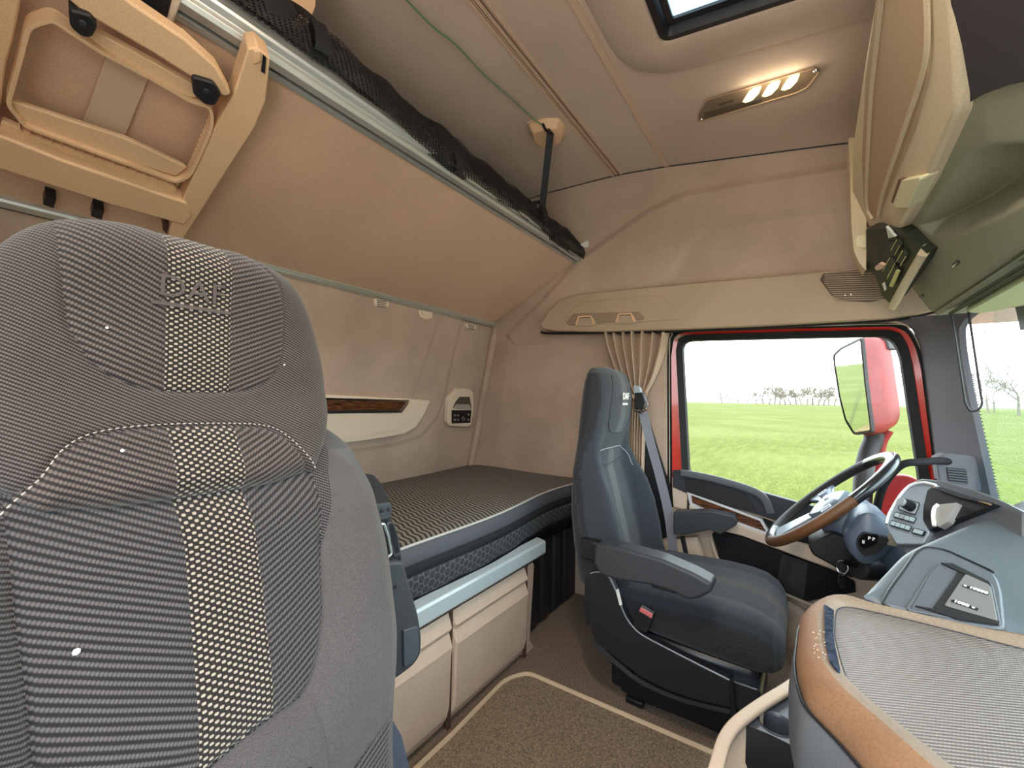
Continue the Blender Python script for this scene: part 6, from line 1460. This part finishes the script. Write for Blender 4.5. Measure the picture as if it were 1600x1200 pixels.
text('DAF', 0.022, C0+AX*0.0085, (-1, 0, 0) if False else (1, 0, 0), D1, CHROME, sw, name='hub_letters', ext=0.001)
# column shroud, stalk, stop button cluster and ignition
sc = sw
SHR = mat('shroud_grey', srgb(92, 104, 122), 0.4, spec=0.5, grain=0.1, gscale=400)
def cring(d, rx, ry, dx=0.0): 
    c = C0-AX*d+D2*dx
    return [c+D2*(rx*math.copysign(abs(cos(t_))**0.7, cos(t_)))+D1*(ry*math.copysign(abs(sin(t_))**0.7, sin(t_))) for t_ in np.linspace(0, 2*pi, 41)[:-1]]
m_ = MB(); m_.loft([cring(0.03, 0.050, 0.050), cring(0.045, 0.075, 0.070), cring(0.085, 0.085, 0.080), cring(0.13, 0.085, 0.078), cring(0.18, 0.075, 0.070), cring(0.27, 0.060, 0.060)]); m_.build('shroud', SHR, sc)
# shroud wing reaching towards the dash, on the passenger side
wg = [(1340, 800), (1362, 796), (1385, 810), (1400, 828), (1405, 848), (1392, 862), (1370, 882), (1345, 885), (1322, 860), (1318, 835)]
m_ = MB(); w0 = resample(rnd(pix(wg, X=1.44), 0.02), 40); wc = w0.mean(0)
m_.loft([[Vector(wc+(p-wc)*s)+Vector((o_, 0, 0)) for p in w0] for s, o_ in ((0.3, -0.020), (0.72, -0.014), (0.93, -0.002), (1.0, 0.02), (1.0, 0.10))]); m_.build('shroud_wing', SHR, sc)
m_ = MB(); m_.prism(rnd(pix([(1340, 842), (1350, 832), (1376, 838), (1392, 842), (1372, 864), (1350, 870), (1338, 856)], X=1.405), 0.008), (0.03, 0, 0)); cl_ = m_.build('cluster_pod', BLACK, sc, bevel=0.004)
m_ = MB(); m_.prism(rnd(pix([(1341, 843), (1352, 833), (1373, 836), (1370, 850), (1350, 858), (1342, 852)], X=1.400), 0.003), (0.01, 0, 0)); m_.build('cluster_face', mat('gloss_black', (0, 0, 0)), cl_, bevel=0.001)
for (u, v, s_) in ((1362, 842, 'P R'), (1349, 847, 'II')):
    text(s_, 0.011, P(u, v, X=1.3985), (0.15, -0.95, -0.1), (0, 0.1, 1), WHITE, cl_, name='cluster_print', bold=0.0004)
m_ = MB(); m_.sweep(spline([tuple(P(1394, 850, X=1.42)), tuple(P(1397, 835, X=1.40)), tuple(P(1399, 822, X=1.39)), tuple(P(1401, 818, X=1.39))], 5), rnd(rect(0.020, 0.012), 0.004, 3), up=(0, 1, 0)); m_.build('stalk', mat('stalk_cream', srgb(190, 180, 160), 0.3, spec=0.6), sc)
m_ = MB(); m_.prism(rnd(pix([(1262, 852), (1300, 832), (1345, 846), (1338, 870), (1352, 900), (1330, 905), (1300, 884), (1270, 868)], X=1.50), 0.01), (0.14, 0, 0)); m_.build('lower_shroud', BLACK, sc, bevel=0.01)
m_ = MB(); m_.prism(rnd(pix([(1324, 842), (1338, 830), (1345, 848), (1352, 868), (1345, 872), (1330, 860)], X=1.455), 0.004), (0.04, 0, 0)); m_.build('lower_cover', DARKD, sc, bevel=0.004)
m_ = MB(); c = P(1342, 886, X=1.46); m_.lathe(c, Vector((-0.75, 0.6, 0.2)), [(0.030, -0.06), (0.032, 0.0), (0.029, 0.006), (0.020, 0.008), (0.018, 0.002), (0.0, 0.002)], 24); m_.build('ignition_barrel', BLACK, sc)
m_ = MB(); m_.prism([Vector(p) for p in ((1.25, -0.35, 0.70), (1.95, -0.35, 0.70), (1.95, -0.70, 0.66), (1.20, -0.70, 0.66))], (0, 0, -0.62)); m_.build('dash_underbody', BLACK, da, bevel=0.03)
m_ = MB(); m_.prism([Vector(p) for p in rnd([(1.18, -0.30, 0.76), (1.95, -0.36, 0.74), (1.95, -0.76, 0.66), (1.10, -0.76, 0.68)], 0.05)], (0, 0, -0.06)); m_.build('driver_cowl', DTOP, da, bevel=0.02)
# keys
ky = empty('ignition_key', P(1325, 880, X=1.43), 'black key with ring and fob hanging from the ignition', 'key')
m_ = MB(); m_.sweep([P(1339, 883, X=1.43), P(1328, 881, X=1.425), P(1318, 877, X=1.42)], rnd(rect(0.014, 0.008), 0.003, 2), up=(0, 0, 1)); m_.build('key_head', mat('gloss_black', (0, 0, 0)), ky)
c = P(1316, 886, X=1.42); m_ = MB(); m_.tube([c+Vector((0.004*sin(a), 0.012*cos(a), 0.016*sin(a))) for a in np.linspace(0, 2*pi, 25)[:-1]], 0.0014, 6, closed=True); m_.build('key_ring', CHROME, ky)
m_ = MB(); m_.prism(rnd(pix([(1311, 898), (1322, 896), (1325, 905), (1322, 918), (1313, 919), (1308, 908)], X=1.42), 0.006), (0.010, 0, 0)); m_.build('fob', mat('gloss_black', (0, 0, 0)), ky, bevel=0.003)

# ------------------------------------------------------------------ tray table in the foreground
tt = empty('tray_table', (0.62, -0.15, 0.70), 'tan rimmed tray table with grey ribbed mat in the foreground', 'tray')
RIMM = mat('tray_tan', srgb(134, 100, 74), 0.6, spec=0.3, var=0.08, vscale=12, grain=0.4, gscale=350)
out_px = [(1249, 950), (1262, 938), (1292, 923), (1304, 921), (1345, 937), (1450, 962), (1602, 986)]
ow = [tuple(P(u, v, Z=0.725)) for u, v in out_px]+[(0.87, -0.45, 0.725), (0.86, -0.62, 0.725), (0.30, -0.62, 0.725), (0.30, -0.20, 0.725)]+[tuple(P(u, v, Z=0.725)) for u, v in ((1391, 1199), (1319, 1120), (1259, 1064), (1246, 1027), (1243, 1000))]
ow = spline([(p[0], p[1]) for p in ow], 1, closed=True); ow = rnd([(p[0], p[1]) for p in ow], 0.012, 4)
inn_px = [(1305, 965), (1308, 951), (1320, 947), (1345, 951), (1420, 968), (1500, 988), (1600, 1014)]
iw = [tuple(P(u, v, Z=0.718))[:2] for u, v in inn_px]+[(0.83, -0.45), (0.82, -0.59), (0.36, -0.59), (0.37, -0.24)]+[tuple(P(u, v, Z=0.718))[:2] for u, v in ((1490, 1200), (1400, 1128), (1345, 1082), (1322, 1058), (1313, 1030), (1304, 995))]
iw = rnd(iw, 0.008, 4)
O_ = resample(ow, 260); I_ = resample(iw, 260)
def al2(A, c):
    t_ = np.arctan2(A[:, 1]-c[1], A[:, 0]-c[0]); o_ = np.argsort(t_); g_ = np.linspace(-pi, pi, 360, endpoint=False)
    return np.stack([np.interp(g_, t_[o_], A[o_, j], period=2*pi) for j in range(2)], 1)
cen = np.array([0.60, -0.30]); cen = I_.mean(0)
O_ = al2(O_, cen); I_ = al2(I_, cen)
def trng(s, z): return [Vector((I_[i][0]*(1-s)+O_[i][0]*s, I_[i][1]*(1-s)+O_[i][1]*s, z)) for i in range(len(O_))]
RIMT = mat('tray_top_tan', srgb(126, 108, 92), 0.6, spec=0.3, var=0.08, vscale=12, grain=0.4, gscale=350)
m_ = MB(); m_.loft([trng(0.0, 0.700), trng(0.0, 0.7165), trng(0.06, 0.7215), trng(0.30, 0.7262), trng(0.46, 0.7275)], cap=False)
m_.build('rim', RIMT, tt, auto=60)
m_ = MB(); m_.loft([trng(0.46, 0.7275), trng(0.62, 0.7265), trng(0.85, 0.721), trng(0.97, 0.712), trng(1.0, 0.700), trng(0.97, 0.692), trng(0.80, 0.690)], cap=False)
m_.build('rim_edge', RIMM, tt, auto=60)
RIB = bpy.data.materials.new('ribbed_mat'); RIB.use_nodes = True; t = NT(RIB); b = RIB.node_tree.nodes['Principled BSDF']
ob = t.new('ShaderNodeSeparateXYZ'); t.link(t.obj(), ob.inputs[0])
f_ = t.m('ADD', t.m('MULTIPLY', ob.outputs[0], 0.88), t.m('MULTIPLY', ob.outputs[1], 0.47)); s = t.m('MULTIPLY_ADD', t.m('SINE', t.m('MULTIPLY', f_, 2*pi/0.0042)), 0.5, 0.5)
g_ = t.m('ADD', t.m('MULTIPLY', ob.outputs[0], -0.47), t.m('MULTIPLY', ob.outputs[1], 0.88)); s2 = t.m('MULTIPLY_ADD', t.m('SINE', t.m('MULTIPLY', g_, 2*pi/0.0036)), 0.5, 0.5)
q_ = t.m('MULTIPLY', s, t.m('MULTIPLY_ADD', s2, 0.35, 0.65))
t.link(t.mix(t.ramp(q_, 0.05, 0.8), srgb(78, 70, 66), srgb(140, 130, 124)), b.inputs['Base Color']); b.inputs['Roughness'].default_value = 0.45; t.link(t.bump(q_, 0.8, 0.0015), b.inputs['Normal'])
m_ = MB(); m_.prism(trng(0.01, 0.7170), (0, 0, -0.006)); m_.build('ribbed_mat', RIB, tt, smooth=False)
m_ = MB(); m_.tube([Vector((p.x, p.y, 0.7172)) for p in trng(0.0, 0.7)], 0.0010, 5, closed=True); m_.build('mat_gap', DARKD, tt)
VEL = mat('velcro', srgb(48, 56, 72), 1.0, spec=0.1, var=0.5, vscale=160, grain=1.0, gscale=900)
m_ = MB(); m_.prism([Vector((p.x, p.y, p.z)) for p in rnd([tuple(P(u, v, Z=0.7285)) for u, v in ((1288, 944), (1303, 953), (1302, 985), (1304, 1005), (1313, 1046), (1309, 1048), (1296, 1032), (1289, 1000))], 0.002)], (0, 0, -0.006)); m_.build('velcro_strip', VEL, tt, smooth=False)
rg = random.Random(5)
m_ = MB()
for i in range(26):
    u, v = 1276+rg.uniform(-6, 12)+0.1*i, 985+i*1.7+rg.uniform(-2, 2); p = P(u, v, Z=0.7285); r = rg.uniform(0.0005, 0.0013)
    m_.lathe(p, (0, 0, 1), [(0, r*0.8), (r, r*0.3), (r*0.9, 0)], 6)
o = m_.build('glue_crumbs', mat('crumbs', srgb(200, 180, 155), 0.8), tt, auto=0); o['kind'] = 'stuff'
# grey bowl-shaped body under the tray
bo = empty('tray_pedestal', (0.62, -0.15, 0.30), 'grey rounded console body carrying the tray table', 'console')
def tring(g, z, dy=0.0):
    out = []
    c = cen
    for i in range(len(O_)):
        d_ = O_[i]-c; L_ = np.linalg.norm(d_); p = c+d_*(1+g/L_); out.append(Vector((p[0], p[1]+dy, z)))
    return out
PEDM = mat('pedestal_grey', srgb(92, 94, 98), 0.5, spec=0.45, var=0.04, vscale=6, grain=0.2, gscale=500)
m_ = MB(); m_.loft([tring(-0.035, 0.700), tring(-0.004, 0.699), tring(0.003, 0.692), tring(0.008, 0.66), tring(0.008, 0.62), tring(0.000, 0.57), tring(-0.02, 0.52), tring(-0.06, 0.47), tring(-0.12, 0.43), tring(-0.16, 0.20), tring(-0.16, 0.0)], cap=False)
m_.build('shell', PEDM, bo, auto=60)
m_ = MB(); m_.tube([p for p in tring(0.0015, 0.696)], 0.0016, 6, closed=True); m_.build('rim_gap', BLACK, bo)
# cup holder box with pale rim
ch = empty('cup_holder', (0.90, 0.03, 0.30), 'black double cup holder with pale curved rim beside the tray pedestal', 'cup holder')
m_ = MB(); rimp = spline([tuple(p) for p in (P(1108, 1240, Z=0.415), P(1120, 1198, Z=0.425), P(1132, 1158, Z=0.431), P(1152, 1130, Z=0.434), P(1190, 1101, Z=0.435), P(1230, 1076, Z=0.435), P(1260, 1055, Z=0.435))], 6)
m_.sweep(rimp, rnd(rect(0.012, 0.022), 0.005, 3), up=(0, 0, 1)); m_.build('pale_rim', BEIGE, ch)
V = []; F = []
for i, p in enumerate(rimp):
    V += [Vector(p)+Vector((0, 0, -0.004)), Vector((p.x, p.y-0.004, 0.0))]
F = [(2*i, 2*i+2, 2*i+3, 2*i+1) for i in range(len(rimp)-1)]
recalc(mesh('side_wall', V, F, BEIGE, ch, solid=0.006))
CUPM = mat('cup_grey', srgb(66, 70, 78), 0.35, spec=0.5, grain=0.1, gscale=400)
ZCU = 0.425
cA = P(1213, 1131, Z=ZCU); cB = P(1256, 1095, Z=ZCU)
def circ(c, r, z, n=32): return [Vector((c.x+cos(2*pi*i/n)*r, c.y+sin(2*pi*i/n)*r, z)) for i in range(n)]
outl = rnd([tuple(P(u, v, Z=ZCU)) for u, v in ((1154, 1131), (1172, 1108), (1224, 1068), (1330, 1030), (1420, 1140), (1330, 1200), (1240, 1166), (1200, 1146), (1176, 1137))], 0.006, 4)
bm = bmesh.new(); loops = [outl, circ(cA, 0.029, ZCU), circ(cB, 0.029, ZCU)]; ed = []
for L in loops:
    vs = [bm.verts.new(p) for p in L]; ed += [bm.edges.new((vs[i], vs[(i+1) % len(vs)])) for i in range(len(vs))]
bmesh.ops.triangle_fill(bm, use_beauty=True, use_dissolve=False, edges=ed)
bm.verts.index_update(); V = [v.co.copy() for v in bm.verts]; F = [[v.index for v in f.verts] for f in bm.faces]; bm.free()
recalc(mesh('top_plate', V, F, CUPM, ch, smooth=False))
for c in (cA, cB):
    m_ = MB(); m_.lathe(Vector((c.x, c.y, 0)), (0, 0, 1), [(0.0305, ZCU+0.0003), (0.0300, ZCU+0.0022), (0.0285, ZCU+0.0012), (0.0275, ZCU-0.006), (0.0250, 0.350), (0.0, 0.349)], 32); m_.build('cup_well', CUPM, ch, auto=50)
m_ = MB(); m_.loft([outl, [p+Vector((0, 0, -0.010)) for p in outl], [Vector((p.x-0.002, p.y-0.006, 0.36)) for p in outl], [Vector((p.x+0.004, p.y-0.010, 0.35)) for p in outl], [Vector((p.x+0.004, p.y-0.018, 0.0)) for p in outl]], cap=False); m_.build('body', BLACK, ch, auto=40)

# ------------------------------------------------------------------ floor mat of the engine tunnel
fmat = empty('floor_mat', (0.9, 0.4, 0.0), 'brown carpet mat with pale bound edge between the seats', 'mat')
mp_ = [tuple(P(825, 1052, Z=0.012)), tuple(P(1120, 1180, Z=0.012)), (1.345, 0.05, 0.012), (1.33, -0.30, 0.012), (0.50, -0.30, 0.012), (0.50, 0.858, 0.012), (0.94, 0.856, 0.012), tuple(P(790, 1062, Z=0.012))]
mo = rnd(mp_, [0.03, 0.0, 0.02, 0.03, 0.03, 0.03, 0.01, 0.06], 6)
m_ = MB(); m_.prism(mo, (0, 0, -0.011)); m_.build('carpet', mat('mat_carpet', srgb(146, 130, 112), 1.0, spec=0.05, var=0.38, vscale=200, grain=1.0, gscale=420, gdist=0.003), fmat, smooth=False)
m_ = MB(); m_.tube([Vector(p)+Vector((0, 0, 0.001)) for p in mo], 0.0085, 8, closed=True, flat=0.6); m_.build('bound_edge', mat('mat_edge', srgb(205, 184, 156), 0.9, spec=0.1, grain=0.6, gscale=600), fmat)
